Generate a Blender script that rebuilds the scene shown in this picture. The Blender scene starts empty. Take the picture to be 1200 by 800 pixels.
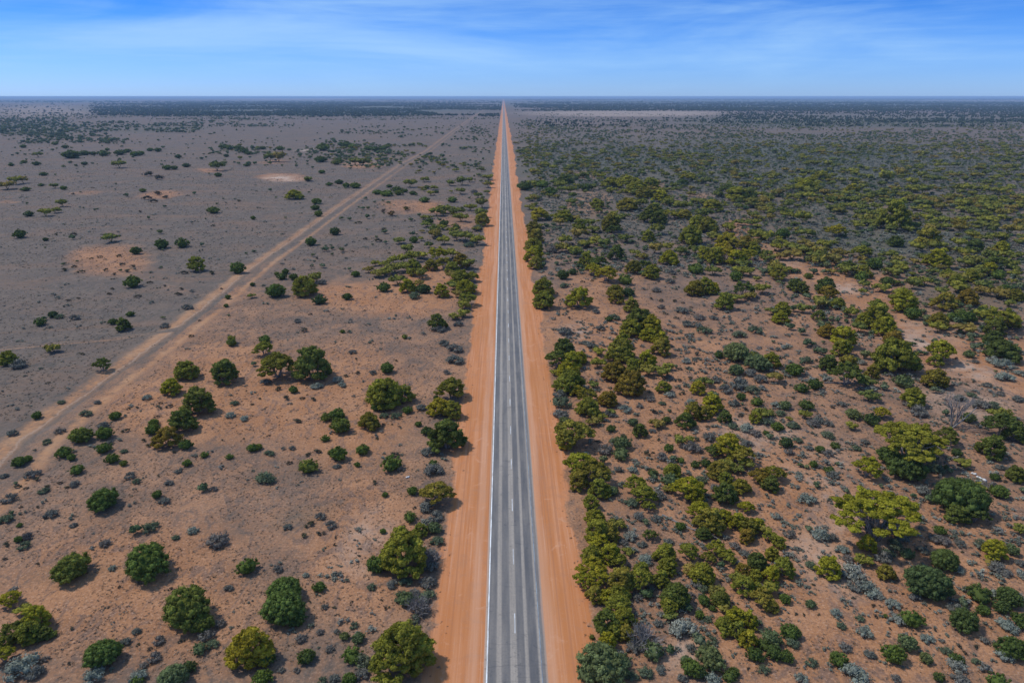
import bpy, math, random
import numpy as np
from mathutils import Vector, Matrix, Euler

random.seed(7); RS = np.random.RandomState(11)
scene = bpy.context.scene
COL = scene.collection
R = math.radians

# ------------------------------------------------------------------ camera
H = 60.0
CX = -1.11
PITCH, YAW = R(19.72), 0.0118
cam_d = bpy.data.cameras.new('camera'); cam = bpy.data.objects.new('camera', cam_d); COL.objects.link(cam)
cam.location = (CX, 0, H)
cam.rotation_euler = (R(90) - PITCH, 0, -YAW)
cam_d.sensor_width = 36; cam_d.lens = 24
cam_d.clip_start = 1.0; cam_d.clip_end = 300000
scene.camera = cam
MR = np.array(Euler((R(90) - PITCH, 0, -YAW)).to_matrix())

def gpt(u, v, z=0.0):
    """photo position (1200x800) -> point on the plane at height z"""
    d = MR @ np.array([(u - 600) / 800.0, -(v - 400) / 800.0, -1.0])
    if d[2] > -1e-5: d[2] = -1e-5
    t = (H - z) / -d[2]
    return CX + d[0] * t, d[1] * t
def gpts(u, v):
    u = np.asarray(u, float); v = np.asarray(v, float)
    d = np.stack([(u - 600) / 800.0, -(v - 400) / 800.0, -np.ones_like(u)], -1) @ MR.T
    t = H / np.maximum(-d[:, 2], 1e-5)
    return CX + d[:, 0] * t, d[:, 1] * t, t
def zdep(v):
    return H / max(1e-5, (math.sin(PITCH) + (v - 400) / 800.0 * math.cos(PITCH)))

def to_px(x, y):
    p = np.stack([np.asarray(x, float) - CX, np.asarray(y, float), np.full(np.shape(x), -H)], -1) @ MR
    w = np.maximum(-p[..., 2], 1e-3)
    return 600 + 800 * p[..., 0] / w, 400 - 800 * p[..., 1] / w

# ------------------------------------------------------------------ small numpy noise
_tab = RS.rand(256, 256)
def vnoise(x, y, s):
    x = np.asarray(x, float) / s + 1000.37; y = np.asarray(y, float) / s + 1000.71
    xi = np.floor(x).astype(int); yi = np.floor(y).astype(int); fx = x - xi; fy = y - yi
    fx = fx * fx * (3 - 2 * fx); fy = fy * fy * (3 - 2 * fy)
    a = _tab[xi & 255, yi & 255]; b = _tab[(xi + 1) & 255, yi & 255]
    c = _tab[xi & 255, (yi + 1) & 255]; d = _tab[(xi + 1) & 255, (yi + 1) & 255]
    return (a * (1 - fx) + b * fx) * (1 - fy) + (c * (1 - fx) + d * fx) * fy
def fnoise(x, y, s):
    return (vnoise(x, y, s) + .5 * vnoise(x, y, s * .47) + .25 * vnoise(x, y, s * .21)) / 1.75

# ------------------------------------------------------------------ node helpers
def new_mat(name):
    m = bpy.data.materials.new(name); m.use_nodes = True
    nt = m.node_tree; nt.nodes.clear(); return m, nt
def N(nt, t, **kw):
    n = nt.nodes.new(t)
    for k, v in kw.items(): setattr(n, k, v)
    return n
def setin(nt, sock, v):
    if hasattr(v, 'is_linked') or hasattr(v, 'links'): nt.links.new(v, sock)
    elif isinstance(v, (tuple, list)) and len(v) == 3 and sock.type == 'RGBA': sock.default_value = (*v, 1)
    else: sock.default_value = v
def mathn(nt, op, a, b=0.0, c=None, clamp=False):
    n = N(nt, 'ShaderNodeMath', operation=op); n.use_clamp = clamp
    setin(nt, n.inputs[0], a); setin(nt, n.inputs[1], b)
    if c is not None: setin(nt, n.inputs[2], c)
    return n.outputs[0]
def mixc(nt, f, a, b, mode='MIX'):
    n = N(nt, 'ShaderNodeMix', data_type='RGBA', blend_type=mode)
    setin(nt, n.inputs[0], f); setin(nt, n.inputs[6], a); setin(nt, n.inputs[7], b)
    return n.outputs[2]
def noise(nt, vec, scale, detail=3, rough=.55, dist=0.0):
    n = N(nt, 'ShaderNodeTexNoise'); setin(nt, n.inputs['Vector'], vec)
    n.inputs['Scale'].default_value = scale; n.inputs['Detail'].default_value = detail
    n.inputs['Roughness'].default_value = rough; n.inputs['Distortion'].default_value = dist
    return n.outputs[0]
def maprange(nt, v, a, b, c=0.0, d=1.0, smooth=True):
    n = N(nt, 'ShaderNodeMapRange'); n.interpolation_type = 'SMOOTHSTEP' if smooth else 'LINEAR'
    setin(nt, n.inputs[0], v)
    for i, x in enumerate((a, b, c, d)): setin(nt, n.inputs[i + 1], x)
    return n.outputs[0]
def attr(nt, name):
    n = N(nt, 'ShaderNodeAttribute'); n.attribute_name = name; return n.outputs['Fac']
def vscale(nt, vec, s):
    n = N(nt, 'ShaderNodeVectorMath', operation='MULTIPLY'); setin(nt, n.inputs[0], vec); n.inputs[1].default_value = s
    return n.outputs[0]

# ------------------------------------------------------------------ soil colour shared by ground, verge and track
def soil_nodes(nt):
    pos = N(nt, 'ShaderNodeNewGeometry').outputs['Position']
    red = attr(nt, 'red'); pale = attr(nt, 'pale'); veg = attr(nt, 'veg')
    nbig = noise(nt, pos, .012, 4, .6)
    nmid = noise(nt, pos, .09, 5, .65, .6)
    nsm = noise(nt, pos, .7, 4, .7, .3)
    nfine = noise(nt, pos, 2.6, 3, .7); ngr = noise(nt, pos, 6.5, 2, .7)
    # bare soil
    soil = mixc(nt, maprange(nt, nmid, .35, .68), (.345, .150, .060), (.420, .205, .098))
    soil = mixc(nt, maprange(nt, nsm, .42, .72, 0, .55), soil, (.24, .122, .066))
    # low grey bluebush / dry litter cover
    cov = mixc(nt, maprange(nt, nmid, .38, .65), (.112, .088, .070), (.150, .114, .086))
    cov = mixc(nt, maprange(nt, nfine, .42, .66, 0, .75), cov, (.185, .142, .110))
    cov = mixc(nt, maprange(nt, nsm, .48, .72, 0, .6), cov, (.080, .069, .058))
    cov = mixc(nt, maprange(nt, noise(nt, vscale(nt, pos, (1, 2.2, 1)), .022, 5, .65, .8), .44, .66, 0, .7), cov, (.195, .122, .080))
    ndr = noise(nt, vscale(nt, pos, (1.0, .55, 1)), .33, 5, .7, 1.6)
    soil = mixc(nt, maprange(nt, ndr, .48, .62, 0, .8), soil, (.175, .104, .072))
    soil = mixc(nt, maprange(nt, nfine, .53, .68, 0, .65), soil, (.47, .29, .19))
    soil = mixc(nt, maprange(nt, nfine, .47, .33, 0, .75), soil, (.13, .080, .056))
    cov = mixc(nt, maprange(nt, ndr, .50, .64, 0, .7), cov, (.082, .074, .062))
    cov = mixc(nt, maprange(nt, ndr, .46, .32, 0, .6), cov, (.20, .150, .118))
    soil = mixc(nt, maprange(nt, ngr, .52, .72, 0, .45), soil, (.15, .092, .064))
    soil = mixc(nt, maprange(nt, ngr, .46, .30, 0, .40), soil, (.46, .27, .165))
    f = mathn(nt, 'ADD', mathn(nt, 'MULTIPLY', nbig, .55), mathn(nt, 'MULTIPLY', nmid, .55))
    f = mathn(nt, 'ADD', f, mathn(nt, 'MULTIPLY', nsm, .45))
    f = mathn(nt, 'ADD', f, mathn(nt, 'MULTIPLY', nfine, .35))     # mean .95
    f = mathn(nt, 'ADD', f, mathn(nt, 'MULTIPLY', red, 1.0))        # + red
    f = maprange(nt, f, 1.20, 1.72)
    col = mixc(nt, f, cov, soil)
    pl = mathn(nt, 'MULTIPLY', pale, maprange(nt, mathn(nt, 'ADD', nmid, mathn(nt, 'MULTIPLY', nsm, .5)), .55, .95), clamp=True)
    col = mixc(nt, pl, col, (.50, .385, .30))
    vg = mathn(nt, 'MULTIPLY', veg, maprange(nt, noise(nt, pos, .004, 5, .7), .35, .6, .45, 1.0), clamp=True)
    col = mixc(nt, vg, col, (.088, .096, .068))
    return pos, col, nmid, nsm, nfine

def finish_ground(nt, col, nsm, nfine, bumpk=.12, rough=.95):
    b = N(nt, 'ShaderNodeBump'); b.inputs['Distance'].default_value = bumpk; b.inputs['Strength'].default_value = .7
    h = mathn(nt, 'ADD', nsm, mathn(nt, 'MULTIPLY', nfine, .6))
    setin(nt, b.inputs['Height'], h)
    p = N(nt, 'ShaderNodeBsdfPrincipled'); setin(nt, p.inputs['Base Color'], col)
    p.inputs['Roughness'].default_value = rough; p.inputs['Specular IOR Level'].default_value = .12
    nt.links.new(b.outputs[0], p.inputs['Normal'])
    o = N(nt, 'ShaderNodeOutputMaterial'); nt.links.new(p.outputs[0], o.inputs[0])

def mat_ground():
    m, nt = new_mat('plain_soil'); pos, col, nm, ns, nf = soil_nodes(nt); finish_ground(nt, col, ns, nf); return m
def mat_verge():
    m, nt = new_mat('graded_red_verge'); pos, col, nm, ns, nf = soil_nodes(nt)
    st = noise(nt, vscale(nt, pos, (1.0, .03, 1)), 1.3, 4, .6)
    st2 = noise(nt, vscale(nt, pos, (1.0, .012, 1)), 3.5, 3, .6)
    big = noise(nt, vscale(nt, pos, (1, .4, 1)), .05, 3, .6)
    c = mixc(nt, maprange(nt, st, .35, .68), (.47, .178, .064), (.54, .238, .112))
    c = mixc(nt, maprange(nt, big, .4, .65, 0, .5), c, (.42, .17, .060))
    c = mixc(nt, maprange(nt, st2, .56, .68, 0, .32), c, (.60, .34, .22))
    c = mixc(nt, maprange(nt, ns, .5, .75, 0, .25), c, (.36, .16, .085))
    c = mixc(nt, maprange(nt, nf, .6, .75, 0, .25), c, (.60, .40, .29))
    rut = noise(nt, vscale(nt, pos, (1.0, .008, 1)), 1.9, 2, .5)
    c = mixc(nt, maprange(nt, rut, .57, .66, 0, .5), c, (.36, .150, .070))
    blot = noise(nt, pos, .28, 5, .7, 1.0)
    c = mixc(nt, maprange(nt, blot, .50, .70, 0, .55), c, (.40, .185, .095))
    c = mixc(nt, maprange(nt, blot, .42, .28, 0, .5), c, (.60, .33, .20))
    e = attr(nt, 'edge')    # 1 inner, 0 at the bush side
    e = mathn(nt, 'ADD', e, mathn(nt, 'MULTIPLY', mathn(nt, 'SUBTRACT', blot, .5), .55))
    c = mixc(nt, maprange(nt, e, .02, .15), col, c)
    g = attr(nt, 'inner')   # pale loose gravel beside the seal
    g = mathn(nt, 'ADD', g, mathn(nt, 'MULTIPLY', mathn(nt, 'SUBTRACT', st, .5), .5))
    c = mixc(nt, maprange(nt, g, .35, .85, 0, .35), c, (.58, .34, .22))
    finish_ground(nt, c, ns, nf, .05); return m
def mat_track():
    m, nt = new_mat('two_wheel_dirt_track'); pos, col, nm, ns, nf = soil_nodes(nt)
    x = attr(nt, 'cross')
    w = mathn(nt, 'ADD', x, mathn(nt, 'MULTIPLY', mathn(nt, 'SUBTRACT', nm, .5), .55))
    w = mathn(nt, 'ADD', w, mathn(nt, 'MULTIPLY', mathn(nt, 'SUBTRACT', ns, .5), .26))
    a = mathn(nt, 'SUBTRACT', 1.0, maprange(nt, mathn(nt, 'ABSOLUTE', mathn(nt, 'ADD', w, .45)), .05, .42))
    b = mathn(nt, 'SUBTRACT', 1.0, maprange(nt, mathn(nt, 'ABSOLUTE', mathn(nt, 'SUBTRACT', w, .50)), .0, .24))
    r = mathn(nt, 'SUBTRACT', 1.0, maprange(nt, mathn(nt, 'ABSOLUTE', mathn(nt, 'ADD', w, .27)), .01, .05))
    f = mathn(nt, 'MAXIMUM', a, b)
    f = mathn(nt, 'MULTIPLY', f, maprange(nt, mathn(nt, 'ADD', ns, mathn(nt, 'MULTIPLY', nm, .8)), .55, 1.05, .0, .85))
    c = mixc(nt, maprange(nt, nm, .35, .65), (.46, .215, .092), (.42, .235, .125))
    f = mathn(nt, 'MULTIPLY', f, attr(nt, 'fade'))
    c = mixc(nt, f, col, c)
    c = mixc(nt, mathn(nt, 'MULTIPLY', r, .35), c, (.42, .31, .23))
    finish_ground(nt, c, ns, nf, .06); return m
def mat_asphalt():
    m, nt = new_mat('worn_asphalt')
    pos = N(nt, 'ShaderNodeNewGeometry').outputs['Position']
    sp = N(nt, 'ShaderNodeSeparateXYZ'); nt.links.new(pos, sp.inputs[0]); x = sp.outputs[0]
    wob = noise(nt, vscale(nt, pos, (0, 1, 0)), .02, 2)
    xw = mathn(nt, 'ADD', x, mathn(nt, 'MULTIPLY', mathn(nt, 'SUBTRACT', wob, .5), .25))
    def band(c, w, s):
        return mathn(nt, 'SUBTRACT', 1.0, maprange(nt, mathn(nt, 'ABSOLUTE', mathn(nt, 'SUBTRACT', xw, c)), w, w + s))
    st = noise(nt, vscale(nt, pos, (1.0, .02, 1)), 3.0, 3, .6)
    pat = noise(nt, vscale(nt, pos, (1.0, .12, 1)), .6, 4, .65)
    fine = noise(nt, pos, 5.0, 3, .7)
    base = mixc(nt, maprange(nt, st, .3, .7), (.290, .250, .205), (.355, .305, .250))
    dark = (.105, .102, .102)
    bands = None
    for c, w, s, k in ((-2.68, .40, .26, .9), (-1.08, .38, .24, .85), (.66, .34, .22, .9), (2.06, .42, .24, 1.0), (3.12, .14, .16, .7)):
        b = mathn(nt, 'MULTIPLY', band(c, w, s), k)
        bands = b if bands is None else mathn(nt, 'MAXIMUM', bands, b)
    bands = mathn(nt, 'MULTIPLY', bands, maprange(nt, pat, .3, .65, .62, 1.0))
    col = mixc(nt, bands, base, dark)
    col = mixc(nt, maprange(nt, fine, .4, .7, 0, .28), col, (.075, .078, .086))
    col = mixc(nt, maprange(nt, pat, .6, .8, 0, .35), col, (.10, .10, .105))
    lump = noise(nt, vscale(nt, pos, (1, .25, 1)), .16, 5, .7, .5)
    col = mixc(nt, maprange(nt, lump, .48, .70, 0, .35), col, (.125, .122, .120))
    col = mixc(nt, maprange(nt, lump, .42, .26, 0, .30), col, (.33, .29, .25))
    seam = maprange(nt, mathn(nt, 'ABSOLUTE', mathn(nt, 'SUBTRACT', noise(nt, vscale(nt, pos, (.25, 1, 1)), .22, 3, .6), .5)), .0, .004)
    col = mixc(nt, mathn(nt, 'MULTIPLY', mathn(nt, 'SUBTRACT', 1.0, seam), .45), col, (.055, .055, .06))
    dust = maprange(nt, mathn(nt, 'ADD', mathn(nt, 'ABSOLUTE', x), mathn(nt, 'MULTIPLY', mathn(nt, 'SUBTRACT', lump, .5), .9)), 3.22, 3.60, 0, .85)
    col = mixc(nt, dust, col, (.46, .27, .18))
    b = N(nt, 'ShaderNodeBump'); b.inputs['Distance'].default_value = .01; setin(nt, b.inputs['Height'], fine)
    p = N(nt, 'ShaderNodeBsdfPrincipled'); setin(nt, p.inputs['Base Color'], col)
    p.inputs['Roughness'].default_value = .85; p.inputs['Specular IOR Level'].default_value = .25
    nt.links.new(b.outputs[0], p.inputs['Normal'])
    o = N(nt, 'ShaderNodeOutputMaterial'); nt.links.new(p.outputs[0], o.inputs[0]); return m
def mat_paint(name, c1, c2, lo=.35, hi=.6):
    m, nt = new_mat(name)
    pos = N(nt, 'ShaderNodeNewGeometry').outputs['Position']
    f = maprange(nt, noise(nt, vscale(nt, pos, (2, .3, 1)), 1.6, 4, .7), lo, hi)
    p = N(nt, 'ShaderNodeBsdfPrincipled'); setin(nt, p.inputs['Base Color'], mixc(nt, f, c1, c2)); p.inputs['Roughness'].default_value = .7
    o = N(nt, 'ShaderNodeOutputMaterial'); nt.links.new(p.outputs[0], o.inputs[0]); return m
def mat_foliage(name, a, b, merged=False, trans=.22, c=None):
    m, nt = new_mat(name)
    rnd = attr(nt, 'rnd') if merged else N(nt, 'ShaderNodeObjectInfo').outputs['Random']
    tint = attr(nt, 'tint')
    col = mixc(nt, rnd, a, b)
    if c is not None:
        r2 = mathn(nt, 'FRACT', mathn(nt, 'MULTIPLY', rnd, 7.31))
        col = mixc(nt, maprange(nt, r2, .62, 1.0), col, c)
    k = maprange(nt, tint, 0, 1, .58, 1.50, False)
    cb = N(nt, 'ShaderNodeCombineXYZ')
    for i in range(3): nt.links.new(k, cb.inputs[i])
    col = mixc(nt, 1.0, col, cb.outputs[0], 'MULTIPLY')
    d = N(nt, 'ShaderNodeBsdfDiffuse'); setin(nt, d.inputs[0], col)
    t = N(nt, 'ShaderNodeBsdfTranslucent'); setin(nt, t.inputs[0], col)
    mx = N(nt, 'ShaderNodeMixShader'); mx.inputs[0].default_value = trans
    nt.links.new(d.outputs[0], mx.inputs[1]); nt.links.new(t.outputs[0], mx.inputs[2])
    o = N(nt, 'ShaderNodeOutputMaterial'); nt.links.new(mx.outputs[0], o.inputs[0]); return m
def mat_bark(name, a, b):
    m, nt = new_mat(name)
    tc = N(nt, 'ShaderNodeTexCoord').outputs['Object']
    f = maprange(nt, noise(nt, vscale(nt, tc, (9, 9, 2)), 6, 4, .6), .35, .65)
    p = N(nt, 'ShaderNodeBsdfPrincipled'); setin(nt, p.inputs['Base Color'], mixc(nt, f, a, b)); p.inputs['Roughness'].default_value = .9
    p.inputs['Specular IOR Level'].default_value = .1
    o = N(nt, 'ShaderNodeOutputMaterial'); nt.links.new(p.outputs[0], o.inputs[0]); return m

# ------------------------------------------------------------------ templates:  verts, faces (mixed), tint per vertex
ICO_V = None
def ico():
    t = (1 + 5 ** .5) / 2
    v = np.array([(-1, t, 0), (1, t, 0), (-1, -t, 0), (1, -t, 0), (0, -1, t), (0, 1, t), (0, -1, -t), (0, 1, -t), (t, 0, -1), (t, 0, 1), (-t, 0, -1), (-t, 0, 1)], float)
    v /= np.linalg.norm(v[0])
    f = [(0, 11, 5), (0, 5, 1), (0, 1, 7), (0, 7, 10), (0, 10, 11), (1, 5, 9), (5, 11, 4), (11, 10, 2), (10, 7, 6), (7, 1, 8), (3, 9, 4), (3, 4, 2), (3, 2, 6), (3, 6, 8), (3, 8, 9), (4, 9, 5), (2, 4, 11), (6, 2, 10), (8, 6, 7), (9, 8, 1)]
    return v, np.array(f)
def subdiv(v, f):
    v = list(map(tuple, v)); cache = {}; nf = []
    def mid(a, b):
        k = (min(a, b), max(a, b))
        if k not in cache:
            m = np.array(v[a]) + np.array(v[b]); m /= np.linalg.norm(m); cache[k] = len(v); v.append(tuple(m))
        return cache[k]
    for a, b, c in f:
        ab, bc, ca = mid(a, b), mid(b, c), mid(c, a); nf += [(a, ab, ca), (b, bc, ab), (c, ca, bc), (ab, bc, ca)]
    return np.array(v), np.array(nf)
ICO0 = ico(); ICO1 = subdiv(*ICO0)

class T:
    """template mesh: tris + quads with a per-vertex tint"""
    def __init__(s): s.V = []; s.Q = []; s.F3 = []; s.t = []; s.n = 0
    def add(s, v, q=None, f3=None, tint=.5):
        v = np.asarray(v, float)
        s.V.append(v); s.t.append(np.broadcast_to(np.asarray(tint, float), (len(v),)).copy())
        if q is not None: s.Q.append(np.asarray(q) + s.n)
        if f3 is not None: s.F3.append(np.asarray(f3) + s.n)
        s.n += len(v)
    def arrays(s):
        V = np.concatenate(s.V); t = np.concatenate(s.t)
        Q = np.concatenate(s.Q) if s.Q else np.zeros((0, 4), int)
        F = np.concatenate(s.F3) if s.F3 else np.zeros((0, 3), int)
        return V, Q, F, t

def blob(t, c, r, lvl=0, jit=.15, tint=.5, rs=RS):
    v, f = (ICO0 if lvl == 0 else ICO1)
    k = 1 + jit * (rs.rand(len(v)) * 2 - 1)
    t.add(v * k[:, None] * np.asarray(r) + np.asarray(c), f3=f, tint=tint)
def leaves(t, c, r, n, size, zmin=-.35, flat=.55, tint=None, rs=RS, shell=(.86, 1.12), aspect=.6):
    """n leaf-tuft quads over an ellipsoid, roughly facing outward"""
    d = rs.normal(size=(n * 2, 3)); d /= np.linalg.norm(d, axis=1)[:, None]
    d = d[d[:, 2] > zmin][:n]; n = len(d)
    rr = shell[0] + (shell[1] - shell[0]) * rs.rand(n)
    p = np.asarray(c) + d * np.asarray(r) * rr[:, None]
    nr = d + flat * rs.normal(size=(n, 3)); nr /= np.linalg.norm(nr, axis=1)[:, None]
    a = np.cross(nr, rs.normal(size=(n, 3))); a /= np.linalg.norm(a, axis=1)[:, None]
    b = np.cross(nr, a)
    s = size * (.6 + .8 * rs.rand(n))[:, None]
    a = a * s; b = b * s * aspect
    v = np.stack([p - a, p - b * .8, p + a, p + b], 1).reshape(-1, 3)
    q = np.arange(n * 4).reshape(n, 4)
    base = .5 if tint is None else tint
    tt = np.clip(base + (rs.rand(n) - .5) * .45, 0, 1)
    t.add(v, q=q, tint=np.repeat(tt, 4))
def tube(t, pts, rad, sides=5, tint=.5):
    pts = [np.asarray(p, float) for p in pts]; V = []; n = len(pts)
    for i, p in enumerate(pts):
        d = pts[min(i + 1, n - 1)] - pts[max(i - 1, 0)]; d /= max(np.linalg.norm(d), 1e-6)
        u = np.cross(d, (0, 0, 1) if abs(d[2]) < .9 else (1, 0, 0)); u /= np.linalg.norm(u); w = np.cross(d, u)
        for k in range(sides):
            a = 2 * math.pi * k / sides; V.append(p + rad[i] * (math.cos(a) * u + math.sin(a) * w))
    Q = [(i * sides + k, i * sides + (k + 1) % sides, (i + 1) * sides + (k + 1) % sides, (i + 1) * sides + k) for i in range(n - 1) for k in range(sides)]
    t.add(V, q=Q, tint=tint)

def limb(t, a, b, r0, r1, rs, bend=.08, sides=5, seg=4):
    a = np.asarray(a, float); b = np.asarray(b, float); L = np.linalg.norm(b - a)
    off = rs.normal(size=3) * bend * L; pts = []; rad = []
    for i in range(seg + 1):
        f = i / seg
        pts.append(a + (b - a) * f + off * math.sin(math.pi * f)); rad.append(r0 + (r1 - r0) * f)
    tube(t, pts, rad, sides); return pts

def tpl_mallee(seed, nl=20, style='dome', leafn=170, leaf=.026, lr=None, puffs=7):
    """unit tree, crown about 1 wide; returns crown, trunk templates"""
    rs = np.random.RandomState(seed); cr = T(); tr = T()
    if style == 'dome':   ztop, drop, R0, rl, z0 = .60, .95, .37, lr or (.10, .165), .13
    elif style == 'umb':  ztop, drop, R0, rl, z0 = .54, .60, .39, lr or (.08, .135), .24
    elif style == 'flat': ztop, drop, R0, rl, z0 = .60, .42, .43, lr, .36
    else:                 ztop, drop, R0, rl, z0 = .68, 1.3, .35, lr or (.10, .16), .12
    C = []
    for i in range(nl * 30):
        if len(C) >= nl: break
        a = rs.rand() * 2 * math.pi; rr = math.sqrt(rs.rand()) * R0 * (1 + .12 * math.sin(2 * a + seed) + .10 * math.sin(3 * a + seed * 2))
        z = ztop - drop * rr * rr / (R0 * R0) * (.42 if style == 'dome' else .36) + rs.normal() * .035
        if style in ('dome', 'tall') and rr > R0 * .6 and rs.rand() < .45: z -= .16 * rs.rand() + .05
        z = max(z, z0); r = rl[0] + (rl[1] - rl[0]) * rs.rand()
        c = np.array([rr * math.cos(a), rr * math.sin(a), z])
        if all(np.linalg.norm((c - k[0]) * (1, 1, 1.3)) > .60 * (r + k[1]) for k in C): C.append((c, r))
    for c, r in C:
        sq = np.array([1, 1, .78 if style in ('dome', 'tall') else .55]) * r
        tn = rs.rand()
        blob(cr, c - (0, 0, .12 * r), sq * .62, 1, .18, tn, rs)
        for k in range(puffs):
            d = rs.normal(size=3); d[2] = abs(d[2]) * .9 - .15; d /= np.linalg.norm(d)
            q = c + d * sq * (.55 + .25 * rs.rand()); pr = sq * (.36 + .20 * rs.rand()); t2 = float(np.clip(tn * .6 + .4 * rs.rand(), 0, 1))
            blob(cr, q, pr * .72, 0, .12, t2, rs)
            leaves(cr, q, pr, int(leafn / puffs), leaf, -.4, .32, t2, rs, (.78, 1.15))
    # stems from the root to lobes
    ns = 5 if style in ('dome', 'tall') else 7
    for i in range(ns):
        a = 2 * math.pi * (i + .5 * rs.rand()) / ns
        base = np.array([.025 * math.cos(a), .025 * math.sin(a), -.02])
        mid = np.array([.13 * math.cos(a), .13 * math.sin(a), .27 + .08 * rs.rand()])
        limb(tr, base, mid, .016, .011, rs, .06)
        order = sorted(C, key=lambda q: np.linalg.norm(q[0][:2] - 2.2 * mid[:2]))
        for q in order[:(5 if style == 'flat' else 3)]:
            limb(tr, mid, q[0] - (0, 0, q[1] * .2), .010, .004, rs, .08, 4, 3)
    return cr, tr
def tpl_round(seed, leafn=30, leaf=.026, nl=90, rag=0.0):
    rs = np.random.RandomState(seed); cr = T(); tr = T()
    ax = 1 + .12 * rs.normal(); blob(cr, (0, 0, .25), (.36, .36 / ax, .27), 1, .10, .45, rs)
    ph = rs.rand(3) * 6.283
    for i in range(nl):
        if rs.rand() < rag * .5: continue
        z = (i + .5) / nl; a = i * 2.399 + rs.rand() * .5; zz = -.35 + 1.35 * z
        rr = math.sqrt(max(0, 1 - zz * zz)) if zz < 1 else 0
        wob = 1 + (.07 + .12 * rag) * math.sin(2 * a + ph[0]) + (.05 + .1 * rag) * math.sin(5 * a + ph[1]) + (.06 + .12 * rag) * rs.normal()
        c = np.array([.40 * rr * math.cos(a) * wob, .40 / ax * rr * math.sin(a) * wob, .26 + .32 * zz * (1 + rag * .3 * rs.normal())]); r = .055 + .05 * rs.rand()
        tn = rs.rand()
        blob(cr, c, (r * .7,) * 3, 0, .15, tn, rs)
        leaves(cr, c, (r, r, r * .9), leafn, leaf, -.5, .35, tn, rs, (.75, 1.15 + rag * .3))
    for i in range(6):
        a = i * 1.05 + rs.rand() * .4
        limb(tr, (.02 * math.cos(a), .02 * math.sin(a), -.02), (.20 * math.cos(a), .20 * math.sin(a), .24), .012, .006, rs, .1, 4, 3)
    return cr, tr
def tpl_salt(seed, nl=13, leafn=42, leaf=.035):
    rs = np.random.RandomState(seed); cr = T()
    for i in range(nl):
        a = rs.rand() * 6.283; rr = math.sqrt(rs.rand()) * .34
        r = .11 + .09 * rs.rand(); c = np.array([rr * math.cos(a), rr * math.sin(a) * .85, .07 + .17 * (1 - rr / .36) + .04 * rs.rand()])
        tn = .2 + .6 * rs.rand()
        blob(cr, c, (r * .62, r * .62, r * .55), 0, .2, tn * .7, rs)
        leaves(cr, c, (r, r, r * .85), leafn, leaf, -.3, .8, tn, rs, (.6, 1.2), .45)
    return cr
def tpl_twigs(seed, n=46, spread=.48, h=.5, r=.006):
    rs = np.random.RandomState(seed); t = T()
    for i in range(n):
        a = rs.rand() * 6.283; e = rs.rand() ** .7
        tip = np.array([spread * e * math.cos(a), spread * e * math.sin(a), h * (1 - .55 * e * e) * (.7 + .3 * rs.rand())])
        pts = limb(t, (.03 * math.cos(a), .03 * math.sin(a), -.01), tip, r * 1.5, r * .5, rs, .10, 3, 3)
        for k in range(3):
            p = pts[2]; d = rs.normal(size=3) * .09; d[2] = abs(d[2])
            limb(t, p, p + d, r * .7, r * .35, rs, .1, 3, 1)
    return t
def tpl_tuft(seed, n=17):
    rs = np.random.RandomState(seed); t = T()
    nb = 3
    for k in range(nb):
        a = rs.rand() * 6.283; rr = .30 * rs.rand() ** .5
        leaves(t, (rr * math.cos(a), rr * math.sin(a), .05), (.26, .26 * (.5 + .6 * rs.rand()), .16), n // nb, .13, -.1, .8, rs.rand(), rs, (.2, 1.25), .38)
    return t
def tpl_mid(seed, kind):
    """shrub or tree seen small: a few lobes"""
    rs = np.random.RandomState(seed); t = T()
    nl = 8 if kind == 'M' else 6
    for i in range(nl):
        a = rs.rand() * 6.283; rr = (.32 if kind == 'M' else .22) * math.sqrt(rs.rand()); r = .14 + .10 * rs.rand()
        z = (.30 + .15 * rs.rand()) if kind == 'M' else .22 + .14 * rs.rand()
        tn = .25 + .5 * rs.rand(); c = (rr * math.cos(a), rr * math.sin(a), z)
        blob(t, c, (r * .85, r * .85, r * .6), 0, .2, tn, rs)
        leaves(t, c, (r, r, r * .75), 13, .085, -.3, .6, tn, rs, (.8, 1.15), .7)
    if kind == 'M':
        for i in range(3):
            a = i * 2.1; tube(t, [(0, 0, 0), (.16 * math.cos(a), .16 * math.sin(a), .36)], [.015, .008], 3, .1)
    return t
def tpl_grove(seed):
    rs = np.random.RandomState(seed); t = T()
    for i in range(6):
        a = rs.rand() * 6.283; rr = .38 * math.sqrt(rs.rand()); r = .10 + .10 * rs.rand()
        blob(t, (rr * math.cos(a), rr * math.sin(a), .5 + .3 * rs.rand()), (r, r, .45), 0, .3, rs.rand(), rs)
    return t

def mesh_from(name, arrs, mats, rnd=None, extra=None, smooth3=False):
    V, Q, F, t = arrs
    me = bpy.data.meshes.new(name)
    me.vertices.add(len(V)); me.vertices.foreach_set('co', V.astype(np.float32).ravel())
    nq, n3 = len(Q), len(F); me.loops.add(nq * 4 + n3 * 3)
    me.loops.foreach_set('vertex_index', np.concatenate([Q.ravel(), F.ravel()]).astype(np.int32))
    me.polygons.add(nq + n3)
    ls = np.concatenate([np.arange(nq) * 4, nq * 4 + np.arange(n3) * 3]).astype(np.int32)
    me.polygons.foreach_set('loop_start', ls)
    sm = np.zeros(nq + n3, bool)
    if smooth3: sm[nq:] = True
    me.polygons.foreach_set('use_smooth', sm)
    me.update(calc_edges=True)
    at = me.attributes.new('tint', 'FLOAT', 'POINT'); at.data.foreach_set('value', t.astype(np.float32))
    if rnd is not None:
        at = me.attributes.new('rnd', 'FLOAT', 'POINT'); at.data.foreach_set('value', rnd.astype(np.float32))
    for m in mats: me.materials.append(m)
    return me
def tmesh(name, t, mat): return mesh_from(name, t.arrays(), [mat], smooth3=True)

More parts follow.
